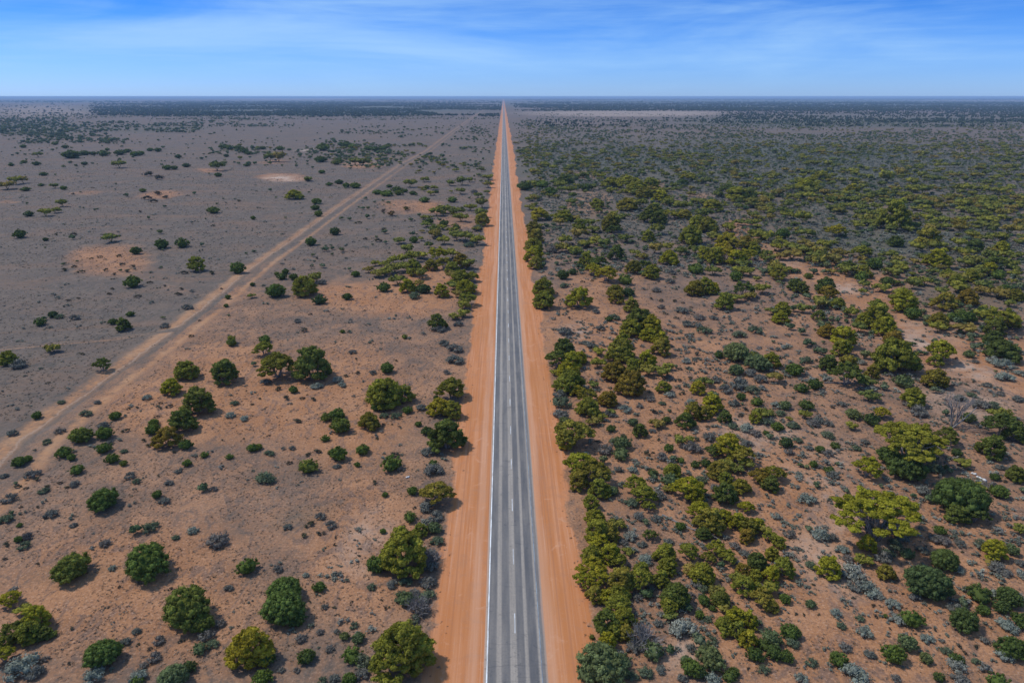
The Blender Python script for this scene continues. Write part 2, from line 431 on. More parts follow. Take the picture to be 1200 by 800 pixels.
def merge(name, tpls, idx, pos, scl, rot, rnd, mat):
    """one mesh out of many template copies. idx int array -> template"""
    VV, QQ, FF, TT, RR = [], [], [], [], []; base = 0
    for k, tp in enumerate(tpls):
        s = np.where(idx == k)[0]
        if not len(s): continue
        V, Q, F, t = tp.arrays()
        c, sn = np.cos(rot[s])[:, None], np.sin(rot[s])[:, None]
        X = V[None, :, 0] * scl[s, 0:1]; Y = V[None, :, 1] * scl[s, 1:2]; Z = V[None, :, 2] * scl[s, 2:3]
        P = np.stack([X * c - Y * sn + pos[s, 0:1], X * sn + Y * c + pos[s, 1:2], Z + pos[s, 2:3]], -1)
        n, m = P.shape[:2]; off = base + np.arange(n)[:, None, None] * m
        VV.append(P.reshape(-1, 3)); QQ.append((Q[None] + off).reshape(-1, 4)); FF.append((F[None] + off).reshape(-1, 3))
        TT.append(np.tile(t, n)); RR.append(np.repeat(rnd[s], m)); base += n * m
    arrs = (np.concatenate(VV), np.concatenate(QQ), np.concatenate(FF), np.concatenate(TT))
    me = mesh_from(name, arrs, [mat], np.concatenate(RR), smooth3=True)
    o = bpy.data.objects.new(name, me); COL.objects.link(o); return o

# ------------------------------------------------------------------ soil attributes
RED_P = [  # photo x, y, half width, half height, strength (bare red soil)
    (130, 305, 62, 22, .75), (185, 228, 28, 7, .7), (100, 225, 25, 5, .55), (330, 208, 36, 6, .8), (15, 235, 18, 6, .6), (425, 193, 30, 6, .7), (320, 190, 28, 4, .6),
    (225, 340, 60, 12, .30), (470, 243, 38, 10, .5), (540, 260, 30, 10, .5), (510, 325, 30, 14, .7), (470, 350, 70, 22, .5), (400, 345, 50, 14, .4),
    (270, 460, 90, 60, .35), (400, 470, 90, 70, .35), (180, 480, 70, 30, .4), (160, 700, 150, 90, .25), (430, 640, 70, 100, .3), (240, 200, 20, 4, .6),
    (60, 212, 8, 3, .3), (505, 243, 20, 9, .5),
    (960, 310, 50, 22, .5), (1010, 340, 60, 18, .5), (1060, 385, 60, 16, .3), (1150, 420, 60, 25, .4), (1000, 700, 180, 120, .2), (930, 600, 60, 90, .2),
    (700, 380, 70, 60, .25), (800, 480, 90, 90, .15), (760, 215, 20, 6, .5), (690, 240, 30, 15, .4), (820, 232, 20, 6, .4), (690, 205, 20, 6, .5), (1120, 235, 20, 5, .4), (1040, 245, 16, 4, .4)]
BARE = [(868, 262), (885, 280), (905, 298), (950, 318), (1000, 345), (1040, 370), (1075, 395), (1110, 412), (1150, 430), (1215, 468)]
RED_P += [((a[0] * (1 - f) + c[0] * f), (a[1] * (1 - f) + c[1] * f), 9 + (a[0] - 860) * .05, 4.5 + (a[0] - 860) * .018, .85) for a, c in zip(BARE, BARE[1:]) for f in (0, .33, .66)]
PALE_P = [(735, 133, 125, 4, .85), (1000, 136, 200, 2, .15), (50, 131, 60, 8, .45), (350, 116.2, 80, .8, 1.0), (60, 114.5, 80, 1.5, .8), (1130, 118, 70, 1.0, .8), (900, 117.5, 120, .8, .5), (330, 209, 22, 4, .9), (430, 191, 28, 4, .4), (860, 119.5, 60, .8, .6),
          (360, 176, 12, 2, .8), (650, 250, 20, 6, .3), (680, 395, 14, 18, .8), (805, 755, 20, 26, .8), (1000, 650, 60, 50, .5), (1130, 470, 60, 30, .4), (985, 338, 30, 5, .6), (1085, 400, 36, 7, .7), (1150, 432, 40, 8, .6), (925, 306, 26, 5, .6), (880, 510, 60, 20, .4), (960, 560, 30, 60, .4), (430, 640, 30, 40, .4), (1080, 395, 60, 20, .3), (300, 300, 10, 6, .2)]
VEG_P = [(360, 612, 40, 11, .55), (90, 665, 50, 14, .25), (640, 470, 14, 60, .2), (340, 127, 240, 9, 1.0), (40, 150, 60, 9, .55), (160, 151, 90, 5, .35), (60, 119, 70, 1.5, .9), (900, 122, 330, 7, 1.0), (1000, 142, 240, 9, .6), (900, 195, 330, 36, .8), (700, 185, 100, 30, .45), (1050, 260, 170, 55, .7), (1150, 340, 90, 50, .55), (750, 240, 150, 60, .3), (480, 130, 110, 5, .5)]
def soil_attrs(x, y):
    x = np.asarray(x, float); y = np.asarray(y, float)
    u, v = to_px(x, y); n = fnoise(x, y, 60.0)
    vis = y > 20
    v = np.where(vis, v, 900); u = np.where(vis, u, 600 + (x > 0) * 300 - (x < 0) * 300)
    tx = track_x(np.maximum(y, 1))
    right = x > 0; left = x < tx
    near = np.clip((v - 230) / 250, 0, 1)
    red = np.where(right, .22 + .38 * np.clip((v - 200) / 200, 0, 1) , np.where(left, .06 + .40 * np.clip((v - 430) / 180, 0, 1), .20 + .30 * np.clip((v - 260) / 120, 0, 1)))
    pale = np.zeros_like(red); veg = np.zeros_like(red)
    wu = u + (vnoise(x, y, 23) - .5) * 20; 
    for L, tgt in ((RED_P, 'r'), (PALE_P, 'p'), (VEG_P, 'v')):
        for a, b, c, d, k in L:
            q = ((wu - a) / c) ** 2 + ((v - b) / d) ** 2
            e = k * np.clip(1.35 - q, 0, 1)
            if tgt == 'r': red = np.maximum(red, red + e * .75)
            elif tgt == 'p': pale = np.maximum(pale, e)
            else: veg = np.maximum(veg, e)
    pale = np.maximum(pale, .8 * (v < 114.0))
    return np.clip(red, 0, 1.0), pale, veg

# dirt track centre, photo pixels
TRK = [(-120, 668), (-20, 580), (45, 512), (100, 468), (150, 432), (200, 397), (250, 357), (300, 315), (345, 283), (400, 243), (445, 212), (472, 193), (500, 178), (530, 155), (552, 139), (566, 130), (577, 123)]
TW = np.array([gpt(a, b) for a, b in TRK])
def track_x(y): return np.interp(y, TW[:, 1], TW[:, 0])

def grid_mesh(name, xs, ys, z, mat, attrs):
    X, Y = np.meshgrid(xs, ys); nx, ny = len(xs), len(ys)
    V = np.stack([X.ravel(), Y.ravel(), np.full(X.size, z)], -1)
    i = np.arange(nx * ny).reshape(ny, nx)
    Q = np.stack([i[:-1, :-1], i[:-1, 1:], i[1:, 1:], i[1:, :-1]], -1).reshape(-1, 4)
    me = mesh_from(name, (V, Q, np.zeros((0, 3), int), np.zeros(len(V))), [mat])
    for k, a in attrs(V[:, 0], V[:, 1]).items():
        at = me.attributes.new(k, 'FLOAT', 'POINT'); at.data.foreach_set('value', np.asarray(a, np.float32))
    o = bpy.data.objects.new(name, me); COL.objects.link(o); return o, me

def struct(o, kind='structure'): o['kind'] = kind; return o

# ground: one sheet to the horizon; finer towards the camera
def spread(a, b, first, g):
    out = [0.0]; s = first
    while out[-1] < b: out.append(out[-1] + s); s *= g
    return np.array(out)
px = spread(0, 120000, 3.0, 1.022)
xs = np.concatenate([-px[:0:-1], px])
ysf = spread(0, 130000, 3.0, 1.014)
ys = np.concatenate([[-3000, -1000, -300, -100, -40], ysf])
MG = mat_ground()
def ga(x, y):
    r, p, v = soil_attrs(x, y); return {'red': r, 'pale': p, 'veg': v}
g, _ = grid_mesh('ground', xs, ys, 0.0, MG, ga); struct(g)

# long strips
def strip(name, ys, xl, xr, z, mat, nx=9, extra=None, drop=None):
    """xl, xr functions of y; z height; rows of nx vertices"""
    ys = np.asarray(ys); L = xl(ys); Rr = xr(ys); f = np.linspace(0, 1, nx)
    X = L[:, None] + (Rr - L)[:, None] * f[None]; Y = np.repeat(ys[:, None], nx, 1); Z = np.full_like(X, z)
    if drop is not None: Z = Z + drop(f)[None]
    V = np.stack([X.ravel(), Y.ravel(), Z.ravel()], -1); ny = len(ys)
    i = np.arange(nx * ny).reshape(ny, nx)
    Q = np.stack([i[:-1, :-1], i[:-1, 1:], i[1:, 1:], i[1:, :-1]], -1).reshape(-1, 4)
    me = mesh_from(name, (V, Q, np.zeros((0, 3), int), np.zeros(len(V))), [mat])
    r, p, v = soil_attrs(V[:, 0], V[:, 1]); A = {'red': r, 'pale': p, 'veg': v}
    if extra: A.update(extra(np.tile(f, ny)))
    for k, a in A.items():
        at = me.attributes.new(k, 'FLOAT', 'POINT'); at.data.foreach_set('value', np.asarray(a, np.float32))
    o = bpy.data.objects.new(name, me); COL.objects.link(o); return struct(o)
ysr = np.concatenate([np.arange(-400, 500, 1.5), 500 + spread(0, 60000, 2.0, 1.02)])
MV = mat_verge()
def wob(y, s, k): return (fnoise(y, y * 0 + s, 14.0) - .5) * k * 1.3 + (fnoise(y, y * 0 + s + 50, 60.0) - .5) * k
strip('road_verge', ysr, lambda y: -10.4 - np.clip((y - 300) / 400, 0, 1) * 1.0 + wob(y, 3, 2.4), lambda y: 0 * y - 3.30, .02, MV, 13,
      lambda f: {'edge': f, 'inner': np.clip(1 - np.abs(f - .80) / .2, 0, 1)})
strip('road_verge', ysr, lambda y: 0 * y + 3.30, lambda y: 9.6 + np.clip((y - 300) / 400, 0, 1) * 1.5 + wob(y, 91, 3.4), .02, MV, 13,
      lambda f: {'edge': 1 - f, 'inner': np.clip(1 - np.abs(f - .10) / .25, 0, 1)})
# the seal: cambered, shoulders sloping into the verge
yro = np.concatenate([np.arange(-400, 500, 4.0), 500 + spread(0, 60000, 6.0, 1.04)])
strip('road', yro, lambda y: -3.62 + 0 * y, lambda y: 3.62 + 0 * y, 0, mat_asphalt(), 31, None,
      lambda f: np.clip(np.minimum(f, 1 - f) / .05, 0, 1) * .065 + .01)
ZR = .079
strip('edge_line', yro, lambda y: -3.28 + 0 * y, lambda y: -3.13 + 0 * y, ZR, mat_paint('white_edge_paint', (.78, .78, .75), (.48, .45, .41), .42, .68), 2)
strip('edge_line', yro, lambda y: 2.86 + 0 * y, lambda y: 2.97 + 0 * y, ZR, mat_paint('worn_edge_paint', (.24, .28, .30), (.15, .16, .18), .4, .55), 2)
def dashes():
    V = []; Q = []; y = -60.0
    y0 = gpt(600, 742)[1]
    k0 = -10; per = 12.7
    y = y0 + k0 * per; n = 0
    while y < 3500:
        b = len(V); V += [(-.055, y, ZR), (.075, y, ZR), (.075, y + 3.3, ZR), (-.055, y + 3.3, ZR)]; Q.append((b, b + 1, b + 2, b + 3)); y += per
    me = mesh_from('centre_line', (np.array(V), np.array(Q), np.zeros((0, 3), int), np.zeros(len(V))), [mat_paint('white_centre_paint', (.62, .62, .60), (.38, .37, .35))])
    o = bpy.data.objects.new('centre_line', me); COL.objects.link(o); struct(o)
dashes()
# dirt track
def track():
    dd = np.concatenate([[0], np.cumsum(np.linalg.norm(np.diff(TW, axis=0), axis=1))])
    s = np.concatenate([np.arange(0, 700, 3.0), 700 + spread(0, dd[-1] - 700, 4, 1.03)]); s = s[s < dd[-1]]
    k = np.exp(-((np.arange(-12, 13)) / 5.0) ** 2); k /= k.sum()
    cx = np.interp(s, dd, TW[:, 0]); cy = np.interp(s, dd, TW[:, 1])
    cx[14:-14] = np.convolve(cx, k, 'same')[14:-14]; cy[14:-14] = np.convolve(cy, k, 'same')[14:-14]
    tx = np.gradient(cx); ty = np.gradient(cy); l = np.hypot(tx, ty); nxv, nyv = ty / l, -tx / l
    m = 15; f = np.linspace(-1, 1, m); W = 7.4
    Ws = (W + 4.0 * np.clip(1 - (cy - 40) / 110, 0, 1))[:, None]; X = cx[:, None] + nxv[:, None] * f * Ws; Y = cy[:, None] + nyv[:, None] * f * Ws
    V = np.stack([X.ravel(), Y.ravel(), np.full(X.size, .012)], -1); i = np.arange(X.size).reshape(len(s), m)
    Q = np.stack([i[:-1, :-1], i[:-1, 1:], i[1:, 1:], i[1:, :-1]], -1).reshape(-1, 4)
    me = mesh_from('dirt_track', (V, Q, np.zeros((0, 3), int), np.zeros(len(V))), [mat_track()])
    r, p, v = soil_attrs(V[:, 0], V[:, 1])
    for k_, a in {'red': r, 'pale': p, 'veg': v, 'cross': np.tile(f, len(s)), 'fade': np.clip(1.0 - (V[:, 1] - 180) / 700, .42, 1.0)}.items():
        at = me.attributes.new(k_, 'FLOAT', 'POINT'); at.data.foreach_set('value', np.asarray(a, np.float32))
    o = bpy.data.objects.new('dirt_track', me); COL.objects.link(o); struct(o)
track()
SD = [(-60, 412), (0, 409), (50, 405), (100, 401), (130, 398), (165, 392), (197, 386), (215, 384)]
def side():
    P = np.array([gpt(a, c_) for a, c_ in SD]); dd = np.concatenate([[0], np.cumsum(np.linalg.norm(np.diff(P, axis=0), axis=1))]); s = np.arange(0, dd[-1], 2.0)
    cx = np.interp(s, dd, P[:, 0]); cy = np.interp(s, dd, P[:, 1]) + (vnoise(s, s * 0, 18) - .5) * 3
    f = np.linspace(-1, 1, 7); X = np.repeat(cx[:, None], 7, 1) + f * .5; Y = cy[:, None] + f * 2.0
    V = np.stack([X.ravel(), Y.ravel(), np.full(X.size, .016)], -1); i = np.arange(X.size).reshape(len(s), 7)
    Q = np.stack([i[:-1, :-1], i[:-1, 1:], i[1:, 1:], i[1:, :-1]], -1).reshape(-1, 4)[:, ::-1]
    me = mesh_from('side_track', (V, Q, np.zeros((0, 3), int), np.zeros(len(V))), [bpy.data.materials['two_wheel_dirt_track']])
    r, p_, v = soil_attrs(V[:, 0], V[:, 1]); e = np.minimum(1, np.minimum(s, dd[-1] - s) / 15)
    for k_, a in {'red': r, 'pale': p_, 'veg': v, 'cross': np.tile(f * .9 - .35, len(s)), 'fade': np.repeat(e * .6, 7)}.items():
        at = me.attributes.new(k_, 'FLOAT', 'POINT'); at.data.foreach_set('value', np.asarray(a, np.float32))
    o = bpy.data.objects.new('side_track', me); COL.objects.link(o); struct(o)
side()

# ------------------------------------------------------------------ where the plants stand, read off the photo at 4x or 5x (origin x, origin y, zoom)
L_M, L_G, L_S, L_D, L_T = [], [], [], [], []
def put(dst, ox, oy, s, items):
    for it in items:
        dst.append((ox + it[0] / s, oy + it[1] / s, it[2] / s, it[3] if len(it) > 3 else None))
# -- left plain, upper
put(L_G, 0, 200, 4, [(93,300,52),(757,345,66),(853,343,54),(622,524,74),(1115,462,66),(1000,184,52),(297,80,32),(187,712,46),(248,675,40),(637,378,46),(668,90,34),(1022,18,34),(612,672,34),(1184,534,24),(204,15,30),(193,66,24),(1186,222,26),(212,322,26),(530,708,40),(1068,594,26),(1060,633,24),(1075,586,20),(135,203,38,'d'),(120,84,40,'d')])
put(L_M, 0, 200, 4, [(518,308,60),(915,432,88),(288,150,42),(210,190,54),(255,183,36),(255,67,36),(70,42,50),(30,60,60),(105,40,44),(575,715,74),(1180,583,32),(1082,792,44)])
put(L_S, 0, 200, 4, [(878,640,60),(773,728,50),(283,684,46),(350,690,50),(940,372,30)])
put(L_D, 0, 200, 4, [(934,702,20),(895,775,30),(318,608,28),(365,598,24),(848,555,28),(645,590,40),(700,525,36),(832,580,44),(530,553,28),(510,578,30),(770,540,22),(300,465,40),(380,475,40),(470,405,30),(570,440,34),(600,470,40),(500,465,34),(540,485,30),(620,448,30),(560,400,30),(430,412,24),(350,450,30),(860,480,44),(990,480,40),(1040,553,20),(345,300,40),(260,300,30),(700,20,60),(740,35,60),(690,130,50),(735,110,50),(780,125,40),(720,145,44),(345,110,20),(435,80,18),(880,117,20),(655,193,24),(1120,142,26),(1000,258,26)])
# -- centre left, upper
put(L_G, 300, 200, 4, [(242,38,34),(344,62,30),(390,52,36),(423,68,38),(465,67,50),(283,142,44),(277,170,44),(293,203,40),(370,287,48),(257,334,54),(467,485,40),(93,567,84),(122,497,42),(138,473,36),(175,500,40),(97,485,24),(428,592,42),(298,608,56),(600,548,62),(735,104,32),(800,76,30),(845,98,24),(625,70,30),(570,98,44),(612,105,50),(660,85,50),(668,103,40),(790,135,44),(835,272,50),(882,246,44),(940,265,36),(740,325,42),(812,240,38),(698,93,30),(920,135,44),(785,555,62),(40,790,50),(308,5,28),(697,779,26),(405,753,26)])
put(L_M, 300, 200, 4, [(180,100,72),(720,55,50),(788,38,34),(908,55,36),(958,93,40),(965,45,50),(1000,38,36),(1090,25,44),(1088,62,40),(1083,100,26),(845,190,50),(885,175,60),(945,190,56),(960,215,56,'d'),(1005,165,46,'d'),(1060,150,54),(1055,188,64),(1058,222,80),(225,538,108),(283,496,60),(705,360,54),(880,325,48),(940,302,54),(985,308,60),(1035,322,60),(672,322,46),(815,345,36),(770,385,60),(850,385,90,'y'),(920,385,60),(730,400,60),(690,410,50),(640,415,50,'d'),(600,430,50,'d'),(560,430,40),(525,455,50),(560,480,50),(600,465,60,'d'),(650,450,60),(700,450,60),(740,455,80),(780,480,60),(820,435,70),(880,430,70),(920,450,80),(960,420,80,'r'),(990,435,60),(915,490,60),(960,500,90),(1010,490,70),(930,530,60,'d'),(980,540,90),(1010,545,60),(665,510,60),(710,535,80),(760,520,50),(870,560,72),(940,575,50),(990,595,90),(965,625,60),(970,660,56),(930,675,50),(850,705,84)])
put(L_D, 300, 200, 4, [(288,410,24),(452,380,18),(625,388,20),(480,245,36),(700,235,16),(135,418,16),(256,673,26),(510,655,16),(600,275,40),(515,320,30),(570,330,44),(640,205,60,'r'),(700,180,50,'r'),(600,190,40),(230,750,50),(840,745,60)])
put(L_S, 300, 200, 4, [(42,622,38),(745,590,60),(860,745,60),(950,720,50),(195,705,40),(1040,270,50),(1000,350,50),(310,525,50),(1020,100,40),(1105,60,30)])
# -- right of the road, upper
put(L_M, 600, 200, 4, [(130,195,80),(240,195,90),(225,235,50),(100,265,70),(110,300,80),(100,345,90),(105,385,90),(110,430,70),(315,255,70),(365,240,50),(310,290,60),(465,240,100,'r'),(480,272,70,'d'),(250,325,60),(235,355,60),(290,365,60),(300,385,50),(350,335,60),(390,320,60),(430,330,60),(490,385,74,'d'),(535,310,60,'r'),(640,300,70),(690,270,60,'d'),(575,380,50),(620,395,50),(350,415,80),(400,430,90),(380,455,80),(445,475,100),(570,445,80,'r'),(625,440,70),(655,470,80),(740,405,80),(730,355,50),(670,360,60),(840,300,100),(790,375,50),(860,360,60),(640,205,80),(690,215,80),(740,190,80),(800,160,60),(810,195,70),(670,165,80),(870,240,90),(920,250,90),(900,195,60),(940,150,90),(1060,235,44),(1010,262,60),(945,300,60),(900,385,70),(950,395,90),(1010,330,100),(1060,345,100),(1100,330,80),(1130,360,70),(1000,390,90),(1060,400,100),(1110,390,80),(1080,430,60),(1130,290,40),(545,145,90),(600,150,50),(400,145,70),(1160,155,50),(1060,95,100),(1020,70,90),(1110,100,80),(700,110,80),(620,90,80),(580,70,90),(830,22,70),(650,50,80),(550,30,120),(470,40,80),(250,30,70),(270,85,50),(145,540,100),(150,600,100),(315,590,112),(485,560,80),(490,590,70),(560,625,80),(860,545,90),(910,540,80),(945,545,70,'y'),(1085,550,90),(1050,590,60),(1000,610,90),(1110,580,60),(1175,550,60,'r'),(945,465,60,'r'),(600,690,130),(560,730,100),(650,710,110),(640,760,80),(520,795,80),(700,785,80,'y')])
put(L_G, 600, 200, 4, [(240,492,56),(285,475,40),(530,515,60),(860,465,60),(345,75,60),(285,110,40),(180,95,60),(455,695,36),(545,570,60),(1050,500,60),(60,70,70),(140,60,60),(1130,290,40),(800,50,50,'d')])
put(L_S, 600, 200, 4, [(240,755,80),(190,375,60),(900,750,80,'g'),(1065,770,70,'g'),(1140,750,70,'g'),(415,740,50),(390,660,44),(680,560,50),(740,520,50),(750,480,44),(800,660,60),(820,720,60),(870,730,50),(945,690,46),(700,640,40),(880,690,50),(245,540,50),(130,640,40),(480,690,50),(340,350,50)])
put(L_D, 600, 200, 4, [(262,630,30),(262,660,28),(265,690,26),(205,575,26),(235,440,24),(375,515,24),(330,520,28),(560,230,18),(585,225,18),(690,520,24),(650,600,30),(700,610,34),(760,610,30),(800,620,24),(720,670,30),(770,690,30),(840,640,20),(330,570,22)])
# -- upper right scrub
put(L_M, 900, 200, 4, [(185,50,90,'y'),(150,362,66,'y'),(240,375,60),(325,275,80,'y'),(580,392,54,'y'),(800,405,110,'y'),(795,350,60),(600,325,70,'d'),(625,455,56),(450,465,80),(375,445,70,'d'),(45,470,90),(130,525,80,'d'),(160,545,70,'d'),(270,530,90,'d'),(285,570,90,'r'),(240,605,60,'r'),(330,615,70),(165,640,60),(70,640,80),(20,655,50),(60,680,80,'y'),(240,670,70),(390,660,60),(510,635,90),(520,680,130),(550,730,100,'y'),(450,700,80),(430,735,60),(280,745,80),(360,775,120,'y'),(590,785,90),(350,380,50),(440,370,90),(530,540,60,'r'),(450,530,50),(620,560,60),(640,600,120,'y'),(680,530,60),(845,480,70),(885,515,70),(950,490,70),(930,430,60,'r'),(1035,395,60),(1070,430,100),(1040,455,70),(1005,555,60,'d'),(815,565,50),(830,605,110),(940,590,90,'r'),(1165,575,80,'r'),(1155,475,60),(1190,390,40,'d'),(1100,350,70,'y'),(975,350,80),(900,245,70),(900,335,60),(760,300,120),(745,215,60),(830,230,60),(980,240,50),(1090,690,140),(1070,730,90,'d'),(1060,780,90,'d'),(1140,700,80),(805,695,90),(800,735,60),(730,85,60),(920,75,60),(400,70,70),(250,10,80),(600,210,140),(440,165,60,'r'),(1180,240,60,'d'),(560,30,60),(990,315,36)])
put(L_G, 900, 200, 4, [(930,690,80),(680,675,70),(440,500,60),(190,495,40),(310,410,40),(500,440,70),(560,520,60),(1110,555,60),(1080,490,60),(300,130,60),(200,380,50),(70,300,60),(1000,660,50),(870,690,50)])
# -- left, lower middle
put(L_M, 0, 400, 4, [(35,72,80),(245,22,62),(475,105,80,'d'),(870,122,120),(800,205,100),(1045,130,140),(925,270,150),(850,362,130),(780,440,120)])
put(L_G, 0, 400, 4, [(172,350,44),(380,442,100),(720,382,50),(715,415,60),(485,500,70),(300,520,70),(335,545,40),(130,550,40),(485,745,130),(1085,8,46),(1185,500,46),(1075,540,34),(958,532,34),(877,570,46),(870,486,60),(540,350,50),(735,720,44),(580,572,34),(360,600,60),(525,552,56),(490,435,70),(90,565,60)])
put(L_S, 0, 400, 4, [(690,265,48,'s'),(1082,345,54,'s'),(1147,362,50,'s'),(400,340,60,'g'),(610,630,56),(644,655,44),(280,422,50),(490,395,60),(45,735,80),(770,750,60),(1000,692,40),(790,665,44),(150,625,80),(577,515,40),(830,610,40),(1095,290,50,'g'),(350,670,50),(205,700,50),(515,475,40),(20,630,40),(285,285,40),(460,285,40),(85,110,80),(60,430,60),(220,470,50)])
put(L_D, 0, 400, 4, [(812,520,30),(795,305,40),(755,287,28),(605,315,30),(178,645,40),(278,665,34),(80,683,40),(220,680,34),(390,58,30),(225,195,26),(750,312,26),(670,465,34),(690,490,34),(590,420,44),(735,355,28),(1180,295,24),(740,630,18),(310,685,30),(120,690,30),(180,775,24),(100,775,24),(640,310,24),(1145,455,16),(1040,462,20)])
# -- centre left, lower middle
put(L_M, 300, 400, 4, [(35,25,90),(95,105,150),(265,105,165),(600,232,170),(690,235,110),(530,365,96),(915,215,120),(865,300,110),(925,320,90),(890,430,170),(945,245,60),(850,700,145)])
put(L_G, 300, 400, 4, [(615,128,64),(330,355,54),(380,345,76),(395,400,90),(565,310,50),(385,530,84),(245,585,90),(500,508,66),(635,577,86),(710,322,50),(800,420,50),(832,572,42),(760,388,34),(845,265,30,'d'),(735,702,50),(605,718,30),(475,578,28),(325,456,36),(10,495,40),(175,228,44)])
put(L_S, 300, 400, 4, [(285,210,56,'s'),(385,182,60,'s'),(400,205,44,'s'),(810,518,70),(830,608,90),(930,35,80),(930,90,90),(890,145,40),(805,775,90),(548,147,44),(770,310,60),(655,350,60),(40,190,60),(50,640,100),(455,50,44),(680,600,40),(600,350,50),(380,585,40),(880,10,60),(60,525,50),(170,500,40),(160,290,30),(860,610,50)])
put(L_D, 300, 400, 4, [(110,223,44),(137,266,48),(425,160,34),(480,147,34),(215,268,36),(265,272,40),(190,375,50),(285,517,50),(240,530,40),(155,568,36),(645,530,60),(600,390,30),(640,388,16),(672,400,18),(472,82,24),(660,90,22),(560,660,40),(60,442,22),(745,780,26),(565,455,26),(240,250,16),(20,268,20)])
# -- right, lower middle (columns near the road)
put(L_M, 600, 400, 4, [(245,20,90),(215,75,110),(275,80,110),(260,130,110),(270,175,140),(318,72,70),(200,145,34,'y'),(305,225,70,'y'),(385,200,46),(350,245,90,'r'),(360,300,110),(450,262,90,'r'),(465,325,40,'d'),(385,370,60,'d'),(285,415,180),(255,455,100),(320,560,150,'y'),(380,600,150),(310,640,110),(410,680,110),(370,745,90),(405,45,50,'d'),(405,100,60),(510,30,130),(540,65,80),(480,130,120,'r'),(560,190,130,'r'),(550,148,80),(630,80,110,'y'),(640,135,60),(700,25,90),(570,100,80),(705,145,66),(735,115,50),(712,205,80),(600,415,70,'d'),(680,375,60),(780,465,60),(828,455,40),(905,185,60),(870,215,70),(940,280,110),(850,325,90,'r'),(900,330,80,'r'),(810,365,90,'d'),(1000,350,70),(1015,490,130,'y'),(1080,530,110),(940,510,70,'d'),(1100,575,60),(755,600,90),(580,660,110),(620,710,110),(640,765,70),(830,680,140),(860,720,90),(970,600,100),(1000,640,80),(1075,670,90),(1000,710,110),(1050,590,60,'d'),(1100,770,70),(1160,630,90,'r'),(1190,660,60),(880,780,100),(1165,335,60),(1140,350,70)])
put(L_G, 600, 400, 4, [(515,480,80,'b'),(510,530,70,'b'),(465,408,44),(660,616,44),(565,380,46,'b'),(1050,50,130,'b'),(1150,100,110,'b'),(1050,135,70,'b'),(970,65,40),(1150,285,50),(470,700,60,'b'),(850,387,36),(910,572,54,'d'),(860,577,44,'d'),(790,556,36),(725,370,40,'d'),(735,500,50),(740,650,70,'b'),(245,370,50,'b'),(1075,260,44),(1190,430,30)])
put(L_S, 600, 400, 4, [(235,290,100),(225,340,90),(225,250,70),(440,510,80),(560,600,56,'s'),(530,318,70,'s'),(845,500,90),(650,270,50),(1060,200,100),(1000,225,80),(815,92,50,'s'),(735,170,50),(930,450,70),(1100,410,70,'s'),(885,650,60),(840,285,44,'s'),(735,250,60,'s'),(600,305,40),(480,470,50),(1120,150,70),(1130,230,80),(1040,290,60),(1170,180,70),(950,180,60),(700,540,60),(500,600,50),(330,330,60),(690,720,80),(560,760,80),(960,690,70),(1100,480,60),(1040,400,60),(1190,380,60),(1140,430,60),(700,290,40),(1010,30,60),(620,420,40),(660,420,40),(980,480,50),(365,20,60),(450,340,60)])
put(L_D, 600, 400, 4, [(638,525,46),(800,245,40),(780,185,40),(790,130,30),(870,60,40),(840,175,40),(660,330,50),(690,395,40),(715,385,50),(740,440,24),(870,460,40),(920,400,30),(1090,318,40),(1070,345,40),(850,105,24),(880,130,24),(900,100,24),(930,130,24),(950,165,26),(690,460,30),(520,440,30),(400,470,30),(505,607,40),(660,520,24)])
# -- right, lower middle (outer)
put(L_M, 900, 400, 4, [(350,20,100),(15,80,90),(285,95,90),(380,95,90),(370,150,130),(490,140,70,'r'),(465,185,60),(600,55,180),(570,20,80),(815,42,130,'y'),(790,80,80),(790,160,120,'r'),(1110,30,130,'d'),(475,250,66),(685,250,115),(535,330,70),(700,440,200),(1110,385,150,'d'),(1160,420,110,'d'),(1050,490,130,'d'),(1165,615,90,'d'),(470,585,120,'y'),(30,610,100,'r'),(15,660,90),(390,390,50),(175,340,50),(100,360,30),(840,440,100,'d')])
put(L_G, 900, 400, 4, [(125,135,80),(635,192,80,'b'),(220,205,60),(160,220,60),(400,340,70,'b'),(485,370,70),(85,477,60,'d'),(245,505,46),(315,490,40),(213,577,40),(287,604,42),(45,400,60),(755,533,50),(885,522,50),(650,600,150,'d'),(570,540,110,'d'),(900,740,210,'d'),(800,715,50),(880,795,60),(970,790,80),(1085,705,80),(1085,540,34,'d'),(1065,636,46),(945,60,50,'b'),(835,590,24),(940,360,60,'b'),(180,300,60),(80,300,60,'b')])
put(L_S, 900, 400, 4, [(930,665,90),(1045,680,80),(805,205,70,'s'),(700,330,90),(790,600,80),(215,385,70),(285,440,70),(190,500,50),(410,500,50),(120,395,60),(40,300,60,'s'),(345,295,50),(135,465,50),(1000,300,90),(1100,110,100,'s'),(180,740,100,'s'),(730,700,100),(1180,150,60,'s'),(545,120,50,'s'),(1030,205,50),(280,385,60),(230,370,60),(60,340,50),(10,370,50),(100,520,50),(145,625,44,'s'),(310,625,70),(250,590,40),(660,300,60),(900,270,60),(950,250,50),(1090,245,44),(1170,270,60),(1060,300,60),(1110,170,90,'s'),(1050,90,60,'s'),(970,95,40),(700,110,50),(440,100,50,'s'),(180,90,60),(225,25,40),(1090,590,50),(450,470,50,'b'),(280,525,70)])
put(L_D, 900, 400, 4, [(180,130,30),(230,90,30),(395,265,30),(420,240,30),(120,265,30),(80,215,30),(300,310,30),(60,560,30),(140,550,30),(960,245,20),(935,205,20),(965,190,20),(900,180,20),(885,80,24),(980,560,24),(1110,655,30)])
